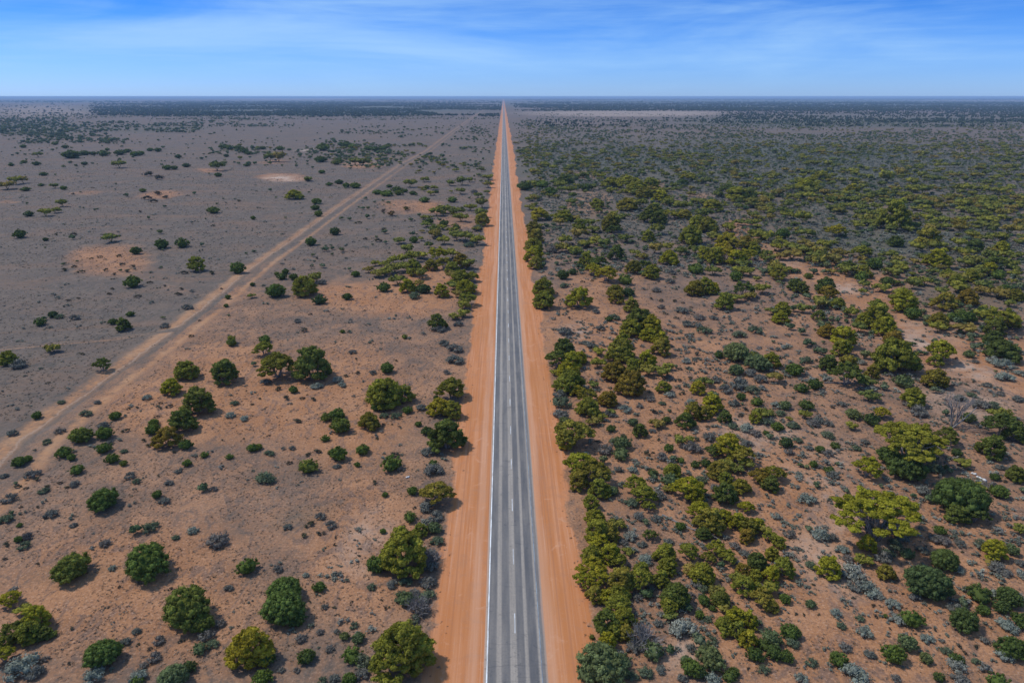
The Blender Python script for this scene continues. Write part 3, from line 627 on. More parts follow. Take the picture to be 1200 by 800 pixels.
# -- bottom left
put(L_G, 0, 600, 4, [(335,262,160),(688,235,210),(875,455,210),(945,520,112),(1160,258,82),(480,665,155),(885,725,66,'d'),(810,780,140,'b'),(935,640,60,'b'),(240,572,46),(85,128,36),(92,60,28),(640,795,60)])
put(L_M, 0, 600, 4, [(45,400,95,'y'),(105,450,60,'y'),(165,490,130,'y'),(130,555,120),(60,560,110,'d'),(20,600,90),(15,665,100,'y'),(200,560,80,'d')])
put(L_S, 0, 600, 4, [(95,730,170,'s'),(440,770,110,'s'),(650,775,90,'s'),(743,600,62),(722,680,70),(642,557,44),(1070,358,46),(497,145,66),(434,168,36),(530,262,40,'s'),(130,115,56,'d'),(115,158,60),(240,12,70),(705,75,80),(1015,135,110),(905,85,60,'s'),(30,35,70,'g'),(1000,620,70),(1030,520,60),(970,580,80),(590,610,56),(670,720,50),(165,750,90),(210,690,44),(1080,540,30),(1095,465,20),(820,120,40),(345,60,40),(500,445,24),(530,520,26)])
put(L_D, 0, 600, 4, [(25,152,44),(650,620,30),(560,620,40),(700,640,30),(320,710,30),(180,240,24),(850,600,40),(20,220,30),(340,545,30),(800,360,30),(560,350,24)])
# -- bottom, left of the road
put(L_G, 300, 600, 4, [(135,362,160),(130,450,195),(190,500,90),(563,250,90),(295,352,54),(235,678,76,'d'),(595,88,34),(722,25,56),(705,410,80,'b'),(415,580,50,'b'),(480,590,60,'b'),(450,670,90),(435,785,70),(835,75,70,'b'),(40,690,90),(30,775,90)])
put(L_M, 300, 600, 4, [(695,180,225,'o'),(683,625,300,'o'),(-30,620,215,'y'),(770,75,80)])
put(L_S, 300, 600, 4, [(460,530,48),(347,637,50),(115,740,44),(320,445,40),(800,400,90),(775,460,80),(820,200,80),(850,140,70),(820,260,80),(810,330,80),(680,395,80,'g'),(490,700,90),(370,780,60),(310,790,50),(545,475,34),(545,350,50,'g'),(350,60,60),(300,20,60),(640,340,60),(700,330,60),(740,500,60),(380,560,40),(300,560,40),(100,270,50),(230,295,40,'s'),(150,70,50),(210,590,60),(190,740,40),(840,20,80),(500,760,80),(750,380,70)])
put(L_D, 300, 600, 4, [(320,98,30),(370,152,22),(375,118,22),(485,172,24),(480,205,22),(255,60,60),(230,110,50),(290,100,40),(610,450,30),(625,445,20),(450,420,20),(370,445,26),(590,410,20),(690,65,24),(250,420,22)])
# -- bottom, right of the road
put(L_M, 600, 600, 4, [(390,20,100),(400,75,130),(455,85,110),(400,130,110),(490,55,60),(380,190,100),(460,190,100),(500,220,80),(375,250,130,'y'),(330,310,95,'y'),(400,310,100),(385,380,90),(510,315,130),(440,390,80),(500,370,100),(500,420,130),(440,510,130),(525,490,110),(450,600,90),(530,560,90),(480,550,90),(405,650,80),(600,310,120),(610,260,80),(540,180,50,'r'),(650,100,70,'d'),(720,190,115),(730,240,100),(700,305,90),(770,380,130),(740,430,100),(740,475,60,'d'),(830,175,95),(830,265,60),(895,280,120),(930,30,150),(900,90,80,'d'),(1000,15,80),(960,165,90),(1010,200,90),(920,205,70),(1060,40,90),(1110,60,90),(1150,50,80),(1100,105,80),(1185,85,60),(1150,220,90),(1080,270,80),(1140,290,70),(1090,335,110),(1150,345,70),(1170,400,110),(1060,310,60),(980,400,90,'d'),(960,370,60),(1050,480,100,'y'),(1110,500,90,'y'),(1000,520,100),(1060,550,90),(1110,585,100),(990,440,60,'d')])
put(L_G, 600, 600, 4, [(430,720,210,'b'),(360,760,100,'b'),(510,700,90,'b'),(660,650,90,'b'),(790,68,50),(930,680,130,'b'),(840,730,100),(880,750,70,'d'),(1040,750,50),(375,585,28),(880,480,50),(900,415,60),(940,450,36),(1140,670,80,'d'),(1180,620,60,'d'),(820,700,60,'b'),(1020,770,60)])
put(L_S, 600, 600, 4, [(800,550,140,'s'),(630,225,80,'s'),(560,115,70,'s'),(570,640,80),(540,700,60),(700,740,60),(680,520,60),(870,330,70),(600,560,80),(610,150,50),(590,400,60),(700,480,50,'s'),(520,140,50),(600,20,70),(680,30,60),(730,140,60),(870,260,60),(900,360,60),(1040,160,60),(1090,200,60),(840,640,60),(940,600,60,'g'),(1190,560,60),(1150,520,50),(620,750,80),(560,770,70),(800,780,60),(940,780,80,'s'),(780,640,40),(1040,670,40,'s'),(1180,740,60),(650,360,50),(840,390,50),(920,500,50)])
put(L_D, 600, 600, 4, [(540,22,30),(650,495,30),(715,608,24),(720,560,24),(1105,730,24),(980,320,30),(660,590,50),(540,260,40)])
# -- bottom right
put(L_M, 900, 600, 4, [(15,110,70),(50,135,70),(20,190,70),(75,255,105),(15,290,80),(15,360,70),(15,430,80),(285,252,115,'y'),(470,140,90,'y'),(445,222,60,'y'),(890,0,110,'d'),(975,5,110,'d'),(1065,170,110,'y'),(1190,80,60,'d'),(555,275,80),(1040,235,40)])
put(L_G, 900, 600, 4, [(805,85,60),(830,225,130,'d'),(750,330,200,'d'),(920,510,130),(990,385,100,'d'),(1130,400,110,'d'),(1095,445,80,'d'),(1190,510,90,'d'),(675,505,90),(590,670,100),(655,615,90,'b'),(740,685,60,'b'),(885,690,60),(1150,640,130),(1010,460,60),(330,690,90),(85,675,70,'d'),(105,560,90),(20,590,90,'b'),(80,405,60),(200,430,50,'b'),(1145,180,60,'b'),(1080,795,90),(655,195,60,'b'),(800,775,50),(30,660,80,'d'),(550,485,24),(560,70,50,'d')])
put(L_S, 900, 600, 4, [(250,110,90,'s'),(300,120,60),(400,280,120,'s'),(470,360,110,'s'),(415,345,90),(450,565,80,'s'),(750,595,70,'s'),(320,475,70,'s'),(340,530,50),(205,705,60),(590,435,80,'s'),(610,510,80,'s'),(480,665,60),(400,760,130,'s'),(155,780,70,'s'),(360,630,70),(540,700,40,'s'),(885,720,110,'s'),(840,650,60),(975,700,44),(1100,520,90,'s'),(1130,540,80,'s'),(1100,670,90,'s'),(880,450,80),(885,270,60,'s'),(1080,260,90),(640,110,120),(540,210,90),(160,280,40),(205,250,60),(110,610,70),(40,20,60,'s'),(100,105,60),(820,140,80),(790,125,70),(600,780,60),(900,790,90),(350,180,70,'s'),(380,220,60),(520,390,60,'s'),(690,400,60),(1050,380,60,'s'),(1010,600,50),(1190,240,60),(900,150,60),(1120,290,60),(720,180,60),(590,150,80),(560,190,70),(430,500,50),(270,640,40),(1000,140,50)])
put(L_D, 900, 600, 4, [(890,625,44),(970,628,36),(920,660,36),(1025,320,28),(690,400,24),(755,450,20),(630,380,20),(490,435,30),(500,485,36),(210,340,24),(240,480,24),(130,475,24),(170,480,24),(780,550,24),(690,570,20),(400,400,24),(570,545,22),(660,220,30),(150,100,20),(740,160,24),(910,185,20)])
# -- toward the horizon, 5x
put(L_G, 0, 100, 5, [(65,465,30),(125,460,26),(140,447,34),(212,457,42),(495,457,34),(1043,416,36),(1090,466,46),(980,480,50),(1020,482,40),(945,465,26),(415,400,90),(495,395,50),(545,397,40),(605,395,60),(628,374,28),(700,390,60),(745,382,40),(790,400,50),(820,395,50),(880,376,36),(925,378,40),(955,364,28),(135,355,40),(380,360,34),(320,340,34)])
put(L_M, 0, 100, 5, [(695,456,60,'r'),(220,403,40,'r')])
put(L_G, 240, 100, 5, [(40,377,26),(110,355,50),(145,362,50),(200,365,40),(230,380,50),(255,395,40),(310,365,40),(340,366,34),(440,365,50),(125,411,30),(245,465,34),(693,358,80),(676,429,70),(78,523,40),(790,440,50),(770,450,50),(820,345,60),(865,355,50),(960,365,50),(1000,370,50),(1040,365,50),(1070,355,40),(685,506,38)])
put(L_M, 240, 100, 5, [(380,420,60),(430,415,70,'d'),(70,473,60),(880,440,60,'y'),(925,440,60),(605,545,40)])

# ------------------------------------------------------------------ palettes
PAL = {  # tone: (a, b, c)
    'M': {'o': ((.215, .196, .026), (.170, .172, .028), (.235, .182, .032)), 'y': ((.260, .225, .020), (.218, .205, .022), (.280, .222, .024)),
          'd': ((.108, .122, .026), (.090, .108, .028), (.128, .128, .026)), 'r': ((.185, .145, .024), (.160, .145, .024), (.205, .138, .024))},
    'G': {'g': ((.115, .148, .030), (.095, .132, .032), (.145, .158, .032)), 'd': ((.080, .110, .028), (.094, .118, .032), (.074, .100, .036)), 'b': ((.135, .160, .062), (.120, .152, .066), (.148, .160, .055))},
    'S': {'b': ((.190, .175, .145), (.165, .168, .135), (.205, .175, .145)), 's': ((.265, .280, .215), (.240, .265, .210), (.290, .285, .225)), 'g': ((.140, .165, .090), (.125, .150, .090), (.16, .17, .10)), 'd': ((.085, .080, .075), (.10, .092, .085), (.08, .08, .065))},
    'D': {'k': ((.092, .084, .046), (.080, .072, .055), (.110, .078, .050)), 'r': ((.15, .10, .035), (.12, .11, .03), (.14, .08, .04))}}
LIFT = {'M': 1.30, 'G': 1.18, 'S': .90, 'D': 1.0}
PAL = {k: {t: tuple(tuple(c * LIFT[k] for c in q) for q in v) for t, v in d.items()} for k, d in PAL.items()}
MATS = {(k, t): mat_foliage({'M': 'mallee_leaves', 'G': 'shrub_leaves', 'S': 'saltbush_leaves', 'D': 'tussock_leaves'}[k], *v[:2], c=v[2], trans=.32 if k in 'MG' else .15) for k, d in PAL.items() for t, v in d.items()}
BARK = mat_bark('pale_mallee_bark', (.34, .30, .265), (.20, .165, .14)); GREYW = mat_bark('weathered_grey_wood', (.25, .225, .205), (.15, .135, .125))

MT = [tpl_mallee(1, 34), tpl_mallee(2, 30), tpl_mallee(3, 30, 'umb', 120), tpl_mallee(4, 38), tpl_mallee(5, 28, 'tall', 150), tpl_mallee(6, 34, 'umb', 120), tpl_mallee(7, 26), tpl_mallee(8, 30, 'tall')]
MBIG = [tpl_mallee(21, 72, 'flat', 200, .014, (.045, .085), 7), tpl_mallee(22, 64, 'dome', 200, .018, (.075, .115), 7), tpl_mallee(23, 54, 'dome', 210, .018, (.075, .125), 8)]
GT = [tpl_round(31, rag=.25), tpl_round(32, 30, .030, 66, .5), tpl_round(33, 30, .020, 150), tpl_round(34, rag=.4), tpl_round(35, 28, .032, 60, .6), tpl_round(36, 30, .021, 140, .35)]
ST = [tpl_salt(41), tpl_salt(42), tpl_salt(43, 18)]
DT = [tpl_salt(51, 6, 26, .05), tpl_salt(52, 5, 24, .055)]
_mc = {}
def M_(name, key, t, mat):
    k = (key, mat.name)
    if k not in _mc:
        b = next((m for (kk, _), m in _mc.items() if kk == key), None)
        if b is None: me = tmesh(name, t, mat)
        else: me = b.copy(); me.name = name; me.materials.clear(); me.materials.append(mat)
        _mc[k] = me
    return _mc[k]
GROUPS = {'M': 'mallee trees scattered over the plain', 'G': 'rounded green shrubs on the plain', 'S': 'grey saltbush clumps on the red soil', 'D': 'low dark shrubs on bare soil'}
CATS = {'M': 'tree', 'G': 'shrub', 'S': 'saltbush', 'D': 'low shrub'}
NAMES = {'M': 'mallee_tree', 'G': 'round_shrub', 'S': 'saltbush', 'D': 'low_shrub'}
LABQ = []
def H2(u, v, k=1): return (math.sin(u * 12.9898 * k + v * 78.233) * 43758.5453) % 1.0

def place(kind, u, v, wpx, tone):
    cf = {'M': .42, 'G': .27, 'S': .13, 'D': .10}[kind]
    W = wpx * zdep(v) / 800.0
    for _ in range(3):
        x, y = gpt(u, v, cf * W)
    d = math.hypot(x - CX, y)
    return x, y, W
def build_individual(kind, u, v, wpx, tone, big=None):
    x, y, W = place(kind, u, v, wpx, tone)
    h1, h2, h3 = H2(u, v), H2(u, v, 1.7), H2(u, v, 2.3)
    rz = h1 * 6.283
    if tone is None:
        if kind == 'M': tone = 'o' if h2 < .64 else ('y' if h2 < .84 else ('d' if h2 < .91 else 'r'))
        elif kind == 'G': tone = 'g' if h2 < .55 or (u < 500 and v > 380) else 'd'
        elif kind == 'S': tone = 'b' if h2 < .7 else 'g'
        else: tone = 'k'
    mat = MATS[(kind, tone)]
    s = W * (1.10 if kind == 'M' else 1.04 if kind == 'G' else 1.25)
    sz = s * (.88 + .24 * h3)
    if kind == 'D': sz *= .8
    if v < 250 and kind in 'GM': s_ = .92; sc_k = (s_ * 1.12, s_ * 1.12, .74)
    else: sc_k = (1, 1, 1)
    sc = (s * (.92 + .16 * h2) * sc_k[0], s * (.92 + .16 * h3) * sc_k[1], sz * sc_k[2])
    if kind == 'M':
        if big is not None: i = big; key = ('MB', i); tp = MBIG[i]
        elif wpx >= 48: i = 1 + (h1 > .5); key = ('MB', i); tp = MBIG[i]
        else: i = int(h1 * 997) % len(MT); key = ('M', i); tp = MT[i]
        parts = [('crown', M_('crown', (key, 'c'), tp[0], mat)), ('trunk', M_('trunk', (key, 't'), tp[1], BARK))]
    elif kind == 'G':
        i = (2, 5)[h2 > .5] if wpx > 27 else (0, 1, 3, 4)[int(h1 * 997) % 4]; tp = GT[i]
        parts = [('foliage', M_('foliage', ('G', i, 'c'), tp[0], mat)), ('stem', M_('stem', ('G', i, 't'), tp[1], BARK))]
    else:
        L = ST if kind == 'S' else DT; i = int(h1 * 997) % len(L)
        parts = None; me = M_(NAMES[kind], (kind, i), L[i], mat)
    if parts and (wpx >= 9):
        o = bpy.data.objects.new(NAMES[kind], None); o.empty_display_size = .3
        COL.objects.link(o)
        for nm, me in parts:
            c = bpy.data.objects.new(nm, me); COL.objects.link(c); c.parent = o
    else:
        if parts: me = parts[0][1]
        o = bpy.data.objects.new(NAMES[kind], me); COL.objects.link(o)
    o.location = (x, y, 0); o.rotation_euler = (0, 0, rz); o.scale = sc
    o['category'] = CATS[kind]; o['group'] = GROUPS[kind]
    LABQ.append((o, kind, tone, u, v, W, x, y))
    return o

# ------------------------------------------------------------------ random fill, uniform over what the photo shows of an area
DK = 1.15
def field(x0, x1, y0, y1, cover, Wm, hfac=.6, clump=None, cs=30.0, seed=0, far=False, wj=(.6, 1.5), off=True):
    rs = np.random.RandomState(seed); U = []; Vv = []; Ws = []
    v = y0
    while v < y1:
        dv = .25 if v < 125 else (.5 if v < 150 else (1.0 if v < 220 else 2.0)); vm = v + dv / 2
        if vm < 113.6: v += dv; continue
        z = zdep(vm); W = Wm if not far else max(Wm, z * .0022)
        wp = W * 800 / z; hp = max(W * hfac * 800 / z, .3)
        n = rs.poisson(cover * DK * (x1 - x0) * dv / (wp * hp))
        if n: U.append(x0 + (x1 - x0) * rs.rand(n)); Vv.append(vm + dv * (rs.rand(n) - .5)); Ws.append(W * (wj[0] + (wj[1] - wj[0]) * rs.rand(n) ** 1.5))
        v += dv
    if not U: return np.zeros((0, 5))
    U = np.concatenate(U); Vv = np.concatenate(Vv); Ws = np.concatenate(Ws)
    x, y, t = gpts(U, Vv)
    ok = (np.abs(x - (-.2)) > 10.8 + Ws * .45) if off else np.ones(len(x), bool)
    tw = np.abs(x - track_x(y)); ok &= ~((tw < 6.5 + Ws * .3) & (y < 2500) & (y > 60) & (rs.rand(len(x)) > .12))
    ex = np.minimum(np.where(x0 > 0, U - x0, 99), np.where((x1 < 1200) & (x1 != 592) & (x1 != 590), x1 - U, 99)); ey = np.minimum(Vv - y0, y1 - Vv) / max(1.0, (y1 - y0) * .12)
    if off: ok &= (ex > 45 * vnoise(x, y, cs * 1.7) * rs.rand(len(x)) - 2) & (ey > rs.rand(len(x)) * .9)
    bx = np.array([q[0] for q in BARE]); by = np.interp(U, bx, [q[1] for q in BARE])
    ok &= ~((U > 868) & (np.abs(Vv - by) < (4 + (U - 868) * .028) * (.5 + vnoise(x, y, 9.0))) & (rs.rand(len(x)) > .22))
    if clump is not None:
        nz = fnoise(x, y, cs); ok &= nz > clump
    return np.stack([x, y, Ws, U, Vv], -1)[ok]
def avoid(pts, occ, k=.45):
    """drop random plants that fall inside a listed one"""
    if not len(pts): return pts
    cell = 12.0; G = {}
    for (x, y, W) in occ: G.setdefault((int(x // cell), int(y // cell)), []).append((x, y, W))
    keep = np.ones(len(pts), bool)
    for i, (x, y, W) in enumerate(pts[:, :3]):
        a, b = int(x // cell), int(y // cell)
        for p in range(a - 1, a + 2):
            for q in range(b - 1, b + 2):
                for (X, Y, w) in G.get((p, q), ()):
                    if (X - x) ** 2 + (Y - y) ** 2 < ((w * .5 + W * .5) * k * 2) ** 2: keep[i] = False; break
                if not keep[i]: break
            if not keep[i]: break
    return pts[keep]

big_idx = {}
def sortkey(e): return -e[2]
for L in (L_M, L_G, L_S, L_D): L.sort(key=sortkey)
# the two widest spreading trees of the right-hand scrub
T1 = build_individual('M', 1026, 588, 93, 'y', 0); T2 = build_individual('M', 1060, 510, 68, 'o', 0)
for t_ in (T1, T2): t_.scale.z *= .80; t_.location.y -= 1.5
OCC = [(o[6], o[7], o[5]) for o in LABQ]
LIM = {'M': 298, 'G': 300, 'S': 300, 'D': 300}
REST = {}
for kind, L in (('M', L_M), ('G', L_G), ('S', L_S), ('D', L_D)):
    for e in L[:LIM[kind]]: build_individual(kind, *e)
    REST[kind] = L[LIM[kind]:]
    for e in L:
        x, y, W = place(kind, *e); OCC.append((x, y, W))

def stuff(name, tpls, pts, mat, sx=1.0, sz=1.0, seed=0, label=None, cat=None, mult=None):
    if not len(pts): return
    rs = np.random.RandomState(seed); n = len(pts)
    s = pts[:, 2] * sx
    scl = np.stack([s * (.85 + .3 * rs.rand(n)), s * (.85 + .3 * rs.rand(n)), s * sz * (.8 + .4 * rs.rand(n))], -1)
    if mult is not None: scl = mult(pts, scl)
    pos = np.stack([pts[:, 0], pts[:, 1], np.zeros(n)], -1)
    o = merge(name, tpls, rs.randint(0, len(tpls), n), pos, scl, rs.rand(n) * 6.283, rs.rand(n), mat)
    o['kind'] = 'stuff'; o['label'] = label; o['category'] = cat
    return o
def restpts(kind):
    r = [(lambda q: (q[0], q[1], q[2] * (1.25 if kind == 'M' else 1.0)))(place(kind, *e)) + (e[0], e[1]) for e in REST[kind]]
    return np.array(r) if r else np.zeros((0, 5))
cat_ = lambda *a: np.concatenate([q for q in a if len(q)])
# mallee beyond the first three hundred
mid_m = [tpl_mid(i, 'M') for i in range(61, 67)]; mid_g = [tpl_mid(i, 'G') for i in range(71, 76)]
DK = 2.1
pm = cat_(
    field(600, 1200, 148, 175, .16, 4.6, .45, .46, 60, 101), field(600, 1200, 166, 235, .34, 5.0, .45, .42, 45, 102), field(600, 1200, 165, 250, .16, 6.5, .45, .35, 80, 103), field(860, 1200, 225, 320, .16, 6.5, .5, .42, 60, 113),
    field(620, 900, 230, 300, .14, 4.6, .55, .42, 40, 104), field(860, 1200, 225, 335, .50, 5.0, .55, .40, 35, 105), field(930, 1200, 320, 400, .22, 4.4, .6, .45, 30, 106),
    field(380, 580, 160, 200, .20, 4.5, .5, .55, 60, 107), field(480, 580, 190, 300, .14, 4.2, .55, .5, 30, 108), field(240, 330, 170, 190, .12, 4.5, .5, .5, 40, 109),
    field(900, 1200, 400, 800, .015, 3.2, .6, .45, 20, 110), field(690, 920, 400, 800, .03, 2.8, .6, .42, 18, 111), field(607, 640, 140, 300, .35, 4.2, .55, .35, 20, 112))
pm = cat_(restpts('M'), avoid(pm, OCC, .32))
stuff('mallee_scrub', mid_m, pm, mat_foliage('mallee_scrub_leaves', (.240, .220, .036), (.135, .150, .040), True, .25, (.255, .185, .046)), 1.15, .82, 1,
      'olive and brown-green mallee scrub spreading right of the road towards the horizon', 'scrub')
pg = cat_(
    field(600, 1200, 132, 150, .16, 4.0, .45, .50, 150, 201), field(600, 1200, 140, 165, .50, 4.2, .40, .44, 90, 202), field(600, 1200, 158, 250, .42, 3.2, .55, .38, 40, 203),
    field(620, 1200, 240, 330, .26, 2.6, .6, .40, 30, 204), field(900, 1200, 300, 430, .26, 2.4, .6, .42, 25, 205),
    field(0, 90, 138, 161, 1.0, 7.0, .40, .38, 90, 206), field(80, 240, 143, 158, .9, 6.5, .40, .46, 90, 207), field(20, 150, 158, 170, .8, 6.0, .42, .44, 60, 208), field(220, 350, 138, 150, .9, 6.5, .42, .48, 90, 209), field(240, 480, 168, 196, .28, 5.5, .45, .55, 50, 218),
    field(0, 590, 132, 142, .35, 5.0, .45, .52, 200, 210), field(0, 580, 140, 200, .055, 3.6, .5, .50, 60, 211), field(370, 575, 146, 200, .42, 5.0, .45, .50, 60, 212), field(350, 580, 200, 330, .04, 2.6, .6, .5, 30, 213),
    field(0, 350, 200, 330, .008, 2.4, .6, .45, 40, 214), field(0, 560, 330, 800, .003, 1.7, .7, None, 30, 215), field(690, 1200, 400, 800, .035, 1.9, .7, .45, 14, 216), field(540, 590, 140, 260, .18, 3.4, .5, .4, 30, 217))
pg = cat_(restpts('G'), avoid(pg, OCC, .32))
stuff('green_scrub', mid_g, pg, mat_foliage('green_scrub_leaves', (.078, .112, .048), (.145, .165, .090), True, .22, (.170, .172, .070)), 1.1, 1.0, 2,
      'dark green and grey-green shrub cover thickening far off on both sides of the road', 'scrub')
ps = cat_(
    field(620, 1200, 160, 330, .85, 2.2, .55, .30, 25, 301), field(640, 1200, 330, 470, .34, 1.7, .6, .38, 18, 302), field(690, 1200, 470, 800, .26, 1.35, .65, .44, 14, 303), field(700, 1200, 420, 800, .10, .8, .65, .42, 10, 309),
    field(0, 560, 420, 800, .020, 1.1, .65, .45, 20, 304), field(0, 570, 140, 420, .03, 1.5, .55, .5, 30, 305), field(476, 540, 600, 790, .55, 1.7, .6, .30, 12, 306), field(500, 545, 520, 620, .25, 1.5, .6, .35, 12, 310), field(530, 575, 260, 560, .20, 1.6, .6, .45, 12, 307), field(640, 700, 330, 800, .12, 1.4, .6, .4, 12, 308))
ps = cat_(restpts('S'), restpts('D'), avoid(ps, OCC, .36))
stuff('bluebush_cover', [tpl_salt(81, 5, 14, .075), tpl_salt(82, 6, 12, .075), tpl_salt(83, 4, 14, .08)], ps, mat_foliage('bluebush_leaves', (.205, .192, .160), (.140, .150, .104), True, .12, (.260, .260, .205)), 1.2, .85, 3,
      'blue-grey bluebush growing in patches between the mallee trees', 'bluebush')
DK = 1.0
vr = np.random.RandomState(77); vn = 900; vy = 45 + 500 * vr.rand(vn) ** 1.4; vs = vr.rand(vn) < .5; vd = vr.rand(vn) ** 2.2 * 2.6
vx = np.where(vs, -10.6 + vd, 10.2 - vd)
VW = np.stack([vx, vy, .25 + .55 * vr.rand(vn), vx * 0, vx * 0], -1)
tf = [tpl_tuft(i) for i in range(91, 96)]
pt = cat_(field(0, 600, 180, 330, .42, .95, .5, .30, 18, 401), field(0, 600, 330, 520, .50, .70, .55, .32, 14, 402), field(0, 600, 520, 800, .55, .50, .6, .38, 9, 403),
    field(640, 1200, 240, 400, .35, .95, .5, .30, 16, 404), field(640, 1200, 400, 560, .50, .70, .55, .34, 12, 405), field(640, 1200, 560, 800, .55, .50, .6, .38, 8, 406),
    field(0, 600, 430, 800, .05, .26, .6, .35, 7, 408), field(640, 1200, 400, 800, .05, .26, .6, .35, 7, 407))
stuff('ground_cover', tf, cat_(pt, VW), mat_foliage('dry_tuft_leaves', (.175, .138, .108), (.118, .096, .062), True, .1, (.225, .190, .150)), 1.0, 1.0, 4,
      'low dry grey-brown tufts and herbs speckling the red soil', 'ground cover')
# the far belts of woodland
DK = 2.2
gv = [tpl_grove(i) for i in range(111, 115)]
pf = cat_(field(105, 592, 118.4, 138, 1.6, 8.0, .5, .40, 500, 501, True), field(0, 150, 117.8, 121, .7, 9.0, .5, .42, 500, 502, True), field(0, 112, 122, 137, .10, 7.0, .5, .50, 300, 503, True),
    field(598, 1200, 119.2, 131, 1.6, 8.0, .5, .38, 600, 504, True), field(598, 1200, 114.2, 118.6, 1.1, 12.0, .5, .42, 1500, 505, True), field(840, 1200, 126, 146, .6, 6.5, .5, .42, 250, 506, True), field(610, 1200, 136, 150, .22, 6.0, .5, .48, 200, 508, True), field(380, 592, 116.5, 119, .5, 10.0, .5, .45, 1200, 507, True))
def fm(p, s): s[:, 2] = np.clip(p[:, 2] * .55, 4.0, 7.5); return s
stuff('far_woodland', gv, pf, mat_foliage('far_woodland_leaves', (.034, .052, .026), (.052, .064, .030), True, .1, (.04, .05, .03)), 1.0, 1.0, 5,
      'dark belt of woodland stretching along the horizon', 'woodland', fm)

# ------------------------------------------------------------------ dead wood and stones
def single(name, tm, u, v, label, cat, scale=1.0, rz=0.0, mat=None, z=0.0, group=None):
    x, y = gpt(u, v, 0)
    o = bpy.data.objects.new(name, tmesh(name, tm, mat or GREYW)); COL.objects.link(o)
    o.location = (x, y, z); o.rotation_euler = (0, 0, rz); o.scale = (scale,) * 3
    o['label'] = label; o['category'] = cat
    if group: o['group'] = group
    return o
def dead_tree_t(seed, h=6.0, n=9):
    rs = np.random.RandomState(seed); t = T()
    for i in range(n):
        a = 6.283 * i / n + rs.rand() * .5; sp = .28 + .25 * rs.rand()
        m = np.array([sp * .45 * math.cos(a), sp * .45 * math.sin(a), .48 + .1 * rs.rand()]) * h
        limb(t, (.04 * h * math.cos(a), .04 * h * math.sin(a), -.05), m, .022 * h, .013 * h, rs, .06, 5)
        for k in range(4):
            b = a + rs.normal() * .7; e = m + np.array([math.cos(b) * .20, math.sin(b) * .20, .22 + .2 * rs.rand()]) * h
            p = limb(t, m, e, .011 * h, .005 * h, rs, .1, 4)
            for j in range(4):
                limb(t, p[-1 - j % 3], p[-1 - j % 3] + rs.normal(size=3) * (.09, .09, .05) * h + (0, 0, .08 * h), .005 * h, .002 * h, rs, .1, 3, 2)
    return t
single('dead_tree', dead_tree_t(5, 6.5, 9), 1116, 500, 'bare grey dead tree with forked limbs near the right edge', 'dead tree')
tt = T(); rs_ = np.random.RandomState(3); limb(tt, (0, 0, .2), (6.5, 3.0, 3.6), .17, .08, rs_, .03, 6, 6); limb(tt, (3.2, 1.5, 1.8), (4.6, 3.2, 3.4), .08, .03, rs_, .05, 5); limb(tt, (4.4, 2.0, 2.4), (6.2, 1.2, 3.9), .07, .03, rs_, .05, 5)
single('leaning_dead_trunk', tt, 1112, 505, 'pale dead trunk leaning right beside the bare grey tree', 'dead trunk')
single('dead_tree', dead_tree_t(9, 4.2, 7), 474, 468, 'bare grey limbs of a dead tree poking above the mallee left of the road', 'dead tree')
single('dead_shrub', tpl_twigs(6, 60, .5, .55, .008), 755, 756, 'leafless grey twiggy shrub in the bottom right thicket by the verge', 'dead shrub', 5.2)
single('dead_shrub', tpl_twigs(7, 60, .5, .5, .008), 1018, 622, 'bare grey twigs under the widest yellow-green mallee tree', 'dead shrub', 8.0)
single('dead_shrub', tpl_twigs(8, 60, .5, .5, .008), 490, 716, 'long dark leafless shrub above the large mallee by the left verge', 'dead shrub', 4.4)
single('dead_shrub', tpl_twigs(9, 60, .5, .5, .008), 504, 660, 'leafless grey shrub touching the left verge beside a bushy mallee', 'dead shrub', 4.4)
def log_t(seed, L, r, nb=4):
    rs = np.random.RandomState(seed); t = T(); a = np.array([0, 0, r]); b = np.array([L, 0, r * 1.2]); p = limb(t, a, b, r, r * .45, rs, .03, 6, 6)
    for k in range(nb):
        q = p[2 + k % 4]; d = np.array([.6 + rs.rand(), rs.normal() * .7, .25 + .3 * rs.rand()]); limb(t, q, q + d * L * .18, r * .5, r * .15, rs, .05, 4)
    return t
single('fallen_log', log_t(1, 9, .16), 776, 604, 'long grey fallen trunk on the red soil, left one of two', 'log', 1, R(-42))
single('fallen_log', log_t(2, 8, .15), 842, 608, 'long grey fallen trunk on the red soil, right one of two', 'log', 1, R(-36))
single('fallen_log', log_t(3, 8, .15, 3), 966, 449, 'pale fallen log lying below a clump of olive mallees', 'log', 1, R(-4))
def stone_t(seed):
    rs = np.random.RandomState(seed); t = T()
    for k in range(3): blob(t, (rs.normal() * .2, rs.normal() * .2, .14), np.array([.28, .24, .2]) * (.7 + .5 * rs.rand()), 1, .22, .5, rs)
    return t
WS = mat_paint('white_limestone', (.72, .70, .66), (.52, .48, .43))
for i, (a, b, s, lab) in enumerate([(1138, 555, 1.0, 'white stone on red soil near the right edge, leftmost of three'), (1145, 559, .8, 'white stone on red soil near the right edge, middle of three'), (1153, 562, 1.1, 'white stone on red soil near the right edge, rightmost of three'), (478, 559, .7, 'lone white stone on bare soil below the round shrub left of the road')]):
    single('pale_stone', stone_t(i + 1), a, b, lab, 'stone', s, i * 1.3, WS)

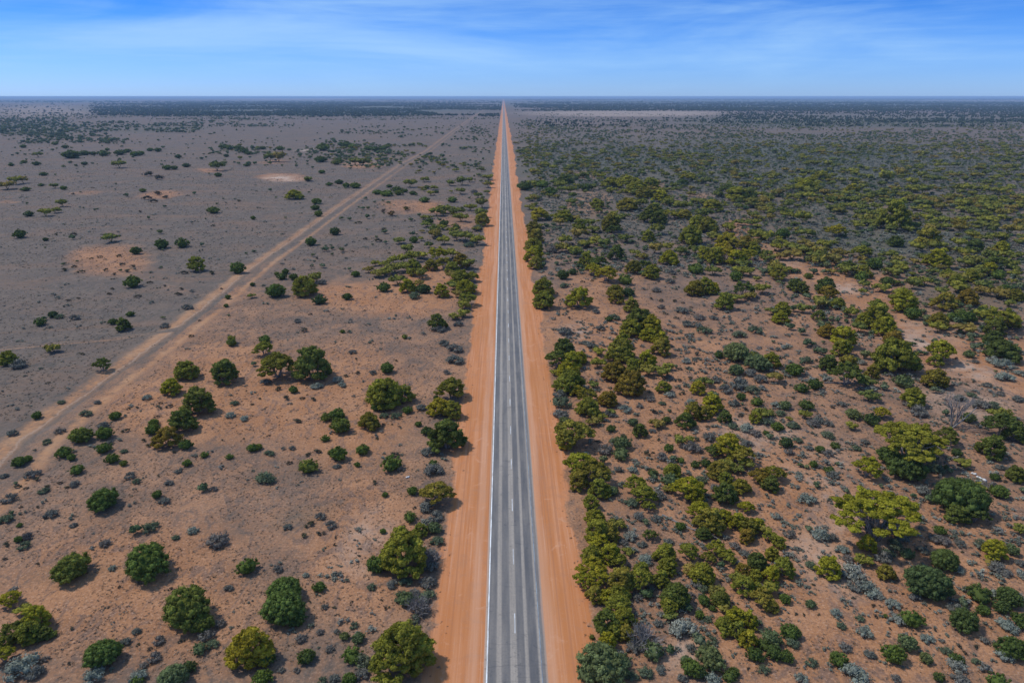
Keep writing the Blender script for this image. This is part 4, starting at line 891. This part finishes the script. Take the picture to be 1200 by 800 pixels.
# ------------------------------------------------------------------ labels: look first, then where it stands
def ordw(i, n):
    if n == 1: return ''
    names = ['leftmost', 'second from left', 'third from left', 'fourth from left', 'fifth from left', 'sixth from left', 'seventh from left', 'eighth from left', 'ninth from left', 'tenth from left', 'eleventh from left', 'twelfth from left', 'thirteenth from left', 'fourteenth from left', 'fifteenth from left']
    if i == n - 1: return 'rightmost'
    if i < len(names): return names[i]
    rn = ['', 'second from right', 'third from right', 'fourth from right', 'fifth from right', 'sixth from right', 'seventh from right', 'eighth from right', 'ninth from right', 'tenth from right', 'eleventh from right']
    return rn[min(n - 1 - i, 10)]
TONE = {('M', 'o'): 'olive', ('M', 'y'): 'yellow-green', ('M', 'd'): 'dark green', ('M', 'r'): 'rusty olive', ('G', 'g'): 'bright green', ('G', 'd'): 'dark green', ('G', 'b'): 'grey-green',
        ('S', 'b'): 'grey', ('S', 's'): 'silvery', ('S', 'g'): 'greenish grey', ('S', 'd'): 'charcoal', ('D', 'k'): 'dark', ('D', 'r'): 'reddish'}
NOUN = {'M': 'mallee tree', 'G': 'round shrub', 'S': 'saltbush', 'D': 'tussock'}
SIZES = {'M': (3.4, 5.2), 'G': (2.2, 4.0), 'S': (1.5, 2.4), 'D': (.9, 1.5)}
keys = {}
for o, kind, tone, u, v, W, x, y in LABQ:
    a, b = SIZES[kind]; sz = 'small' if W < a else ('medium' if W < b else 'large')
    if x < 0:
        tx = float(track_x(y))
        if x < tx: pl = 'on the grey plain, track\'s left'
        elif x > -17: pl = 'edging the left verge'
        else: pl = 'between dirt track and road'
    else:
        if x < 17: pl = 'edging the right verge'
        elif u < 760: pl = 'just right of the road'
        elif u < 860: pl = 'in inner right scrub'
        elif u < 980: pl = 'in middle right scrub'
        elif u < 1090: pl = 'in outer right scrub'
        else: pl = 'by the right edge'
    bd = 'bottom row' if v > 735 else 'low down' if v > 665 else 'lower third' if v > 590 else 'below mid-height' if v > 505 else 'around mid-height' if v > 420 else 'above mid-height' if v > 350 else 'upper part' if v > 290 else 'far off' if v > 230 else 'near horizon'
    keys.setdefault((sz, tone, kind, pl, bd), []).append((u, v, o))
seen = set()
for (sz, tone, kind, pl, bd), L in keys.items():
    L.sort(key=lambda e: (e[0], e[1]))
    for i, (u, v, o) in enumerate(L):
        w = ordw(i, len(L))
        o['label'] = ('%s %s %s %s, %s%s' % (sz, TONE[(kind, tone)], NOUN[kind], pl, bd, ', ' + w if w else ''))
T1['label'] = 'widest flat-topped yellow-green mallee tree with pale forked trunks, standing in the right-hand scrub'
T2['label'] = 'second widest flat-topped olive mallee tree, just above the widest one'

# ------------------------------------------------------------------ light, sky, air
SUN_EL, SUN_AZ = R(55), R(-72)       # azimuth from +Y towards +X: light comes from the left, a touch ahead
dv = Vector((math.sin(SUN_AZ) * math.cos(SUN_EL), math.cos(SUN_AZ) * math.cos(SUN_EL), math.sin(SUN_EL)))
sl = bpy.data.lights.new('sun', 'SUN'); so = bpy.data.objects.new('sun', sl); COL.objects.link(so)
sl.energy = 3.1; sl.angle = R(3.0); sl.color = (1.0, .955, .89)
so.rotation_euler = dv.to_track_quat('Z', 'Y').to_euler(); so.location = (0, 0, 200)
w = bpy.data.worlds.new('World'); scene.world = w; w.use_nodes = True; nt = w.node_tree; nt.nodes.clear()
sky = N(nt, 'ShaderNodeTexSky', sky_type='NISHITA'); sky.sun_disc = False; sky.sun_elevation = SUN_EL; sky.sun_rotation = SUN_AZ
sky.altitude = 60; sky.air_density = 1.0; sky.dust_density = .3; sky.ozone_density = 3.0
tc = N(nt, 'ShaderNodeTexCoord').outputs['Generated']
sp = N(nt, 'ShaderNodeSeparateXYZ'); nt.links.new(tc, sp.inputs[0]); el = sp.outputs[2]
skyc = mixc(nt, maprange(nt, el, .0, .115, 0, 1, False), (.38, .62, 1.30), (.024, .285, .88))
skyt = mixc(nt, maprange(nt, el, .1, .6, 0, 1), skyc, (.85, .95, 1.08))
sc_ = mixc(nt, 1.0, sky.outputs[0], skyt, 'MULTIPLY')
bg1 = N(nt, 'ShaderNodeBackground'); setin(nt, bg1.inputs[0], sc_); bg1.inputs[1].default_value = .15
# thin cirrus: streaks drawn out sideways
rot = N(nt, 'ShaderNodeMapping'); nt.links.new(tc, rot.inputs[0]); rot.inputs['Rotation'].default_value = (0, R(1.2), 0); rot.inputs['Scale'].default_value = (1.0, 1.0, 7.0)
c1 = noise(nt, rot.outputs[0], 1.9, 6, .55, .5); c2 = noise(nt, vscale(nt, rot.outputs[0], (1, 1, 2.2)), 5.0, 6, .6, .8)
cl = mathn(nt, 'ADD', mathn(nt, 'MULTIPLY', c1, .84), mathn(nt, 'MULTIPLY', c2, .16))
cl = maprange(nt, cl, .38, .72, .08, .80)
cl = mathn(nt, 'MULTIPLY', cl, maprange(nt, el, .0, .05, .35, .95), clamp=True)
bg2 = N(nt, 'ShaderNodeBackground'); bg2.inputs[0].default_value = (.40, .66, 1.0, 1); bg2.inputs[1].default_value = 1.0
mx = N(nt, 'ShaderNodeMixShader'); nt.links.new(cl, mx.inputs[0]); nt.links.new(bg1.outputs[0], mx.inputs[1]); nt.links.new(bg2.outputs[0], mx.inputs[2])
ow = N(nt, 'ShaderNodeOutputWorld'); nt.links.new(mx.outputs[0], ow.inputs[0])

# haze
hz = 135000.0
V = np.array([(sx * hz, sy * hz, z) for z in (-1.0, 62.0) for sx, sy in ((-1, -1), (1, -1), (1, 1), (-1, 1))])
Q = np.array([(0, 3, 2, 1), (4, 5, 6, 7), (0, 1, 5, 4), (1, 2, 6, 5), (2, 3, 7, 6), (3, 0, 4, 7)])
mh, nt = new_mat('thin_blue_haze'); pv = N(nt, 'ShaderNodeVolumePrincipled'); pv.inputs['Color'].default_value = (.50, .72, 1.0, 1); pv.inputs['Density'].default_value = 8.0e-5; pv.inputs['Anisotropy'].default_value = 0.0
o = N(nt, 'ShaderNodeOutputMaterial'); nt.links.new(pv.outputs[0], o.inputs['Volume'])
ho = bpy.data.objects.new('haze', mesh_from('haze', (V, Q, np.zeros((0, 3), int), np.zeros(8)), [mh])); COL.objects.link(ho); ho['kind'] = 'stuff'; ho['label'] = 'thin bluish haze over the far plain'; ho['category'] = 'haze'

scene.view_settings.view_transform = 'Standard'; scene.view_settings.look = 'None'
scene.view_settings.gamma = 1; scene.view_settings.use_curve_mapping = False; scene.view_settings.exposure = 0.0
scene.render.engine = 'CYCLES'
print('COUNTS', len(L_M), len(L_G), len(L_S), len(L_D), 'stuff', len(pm), len(pg), len(ps), len(pt), len(pf))
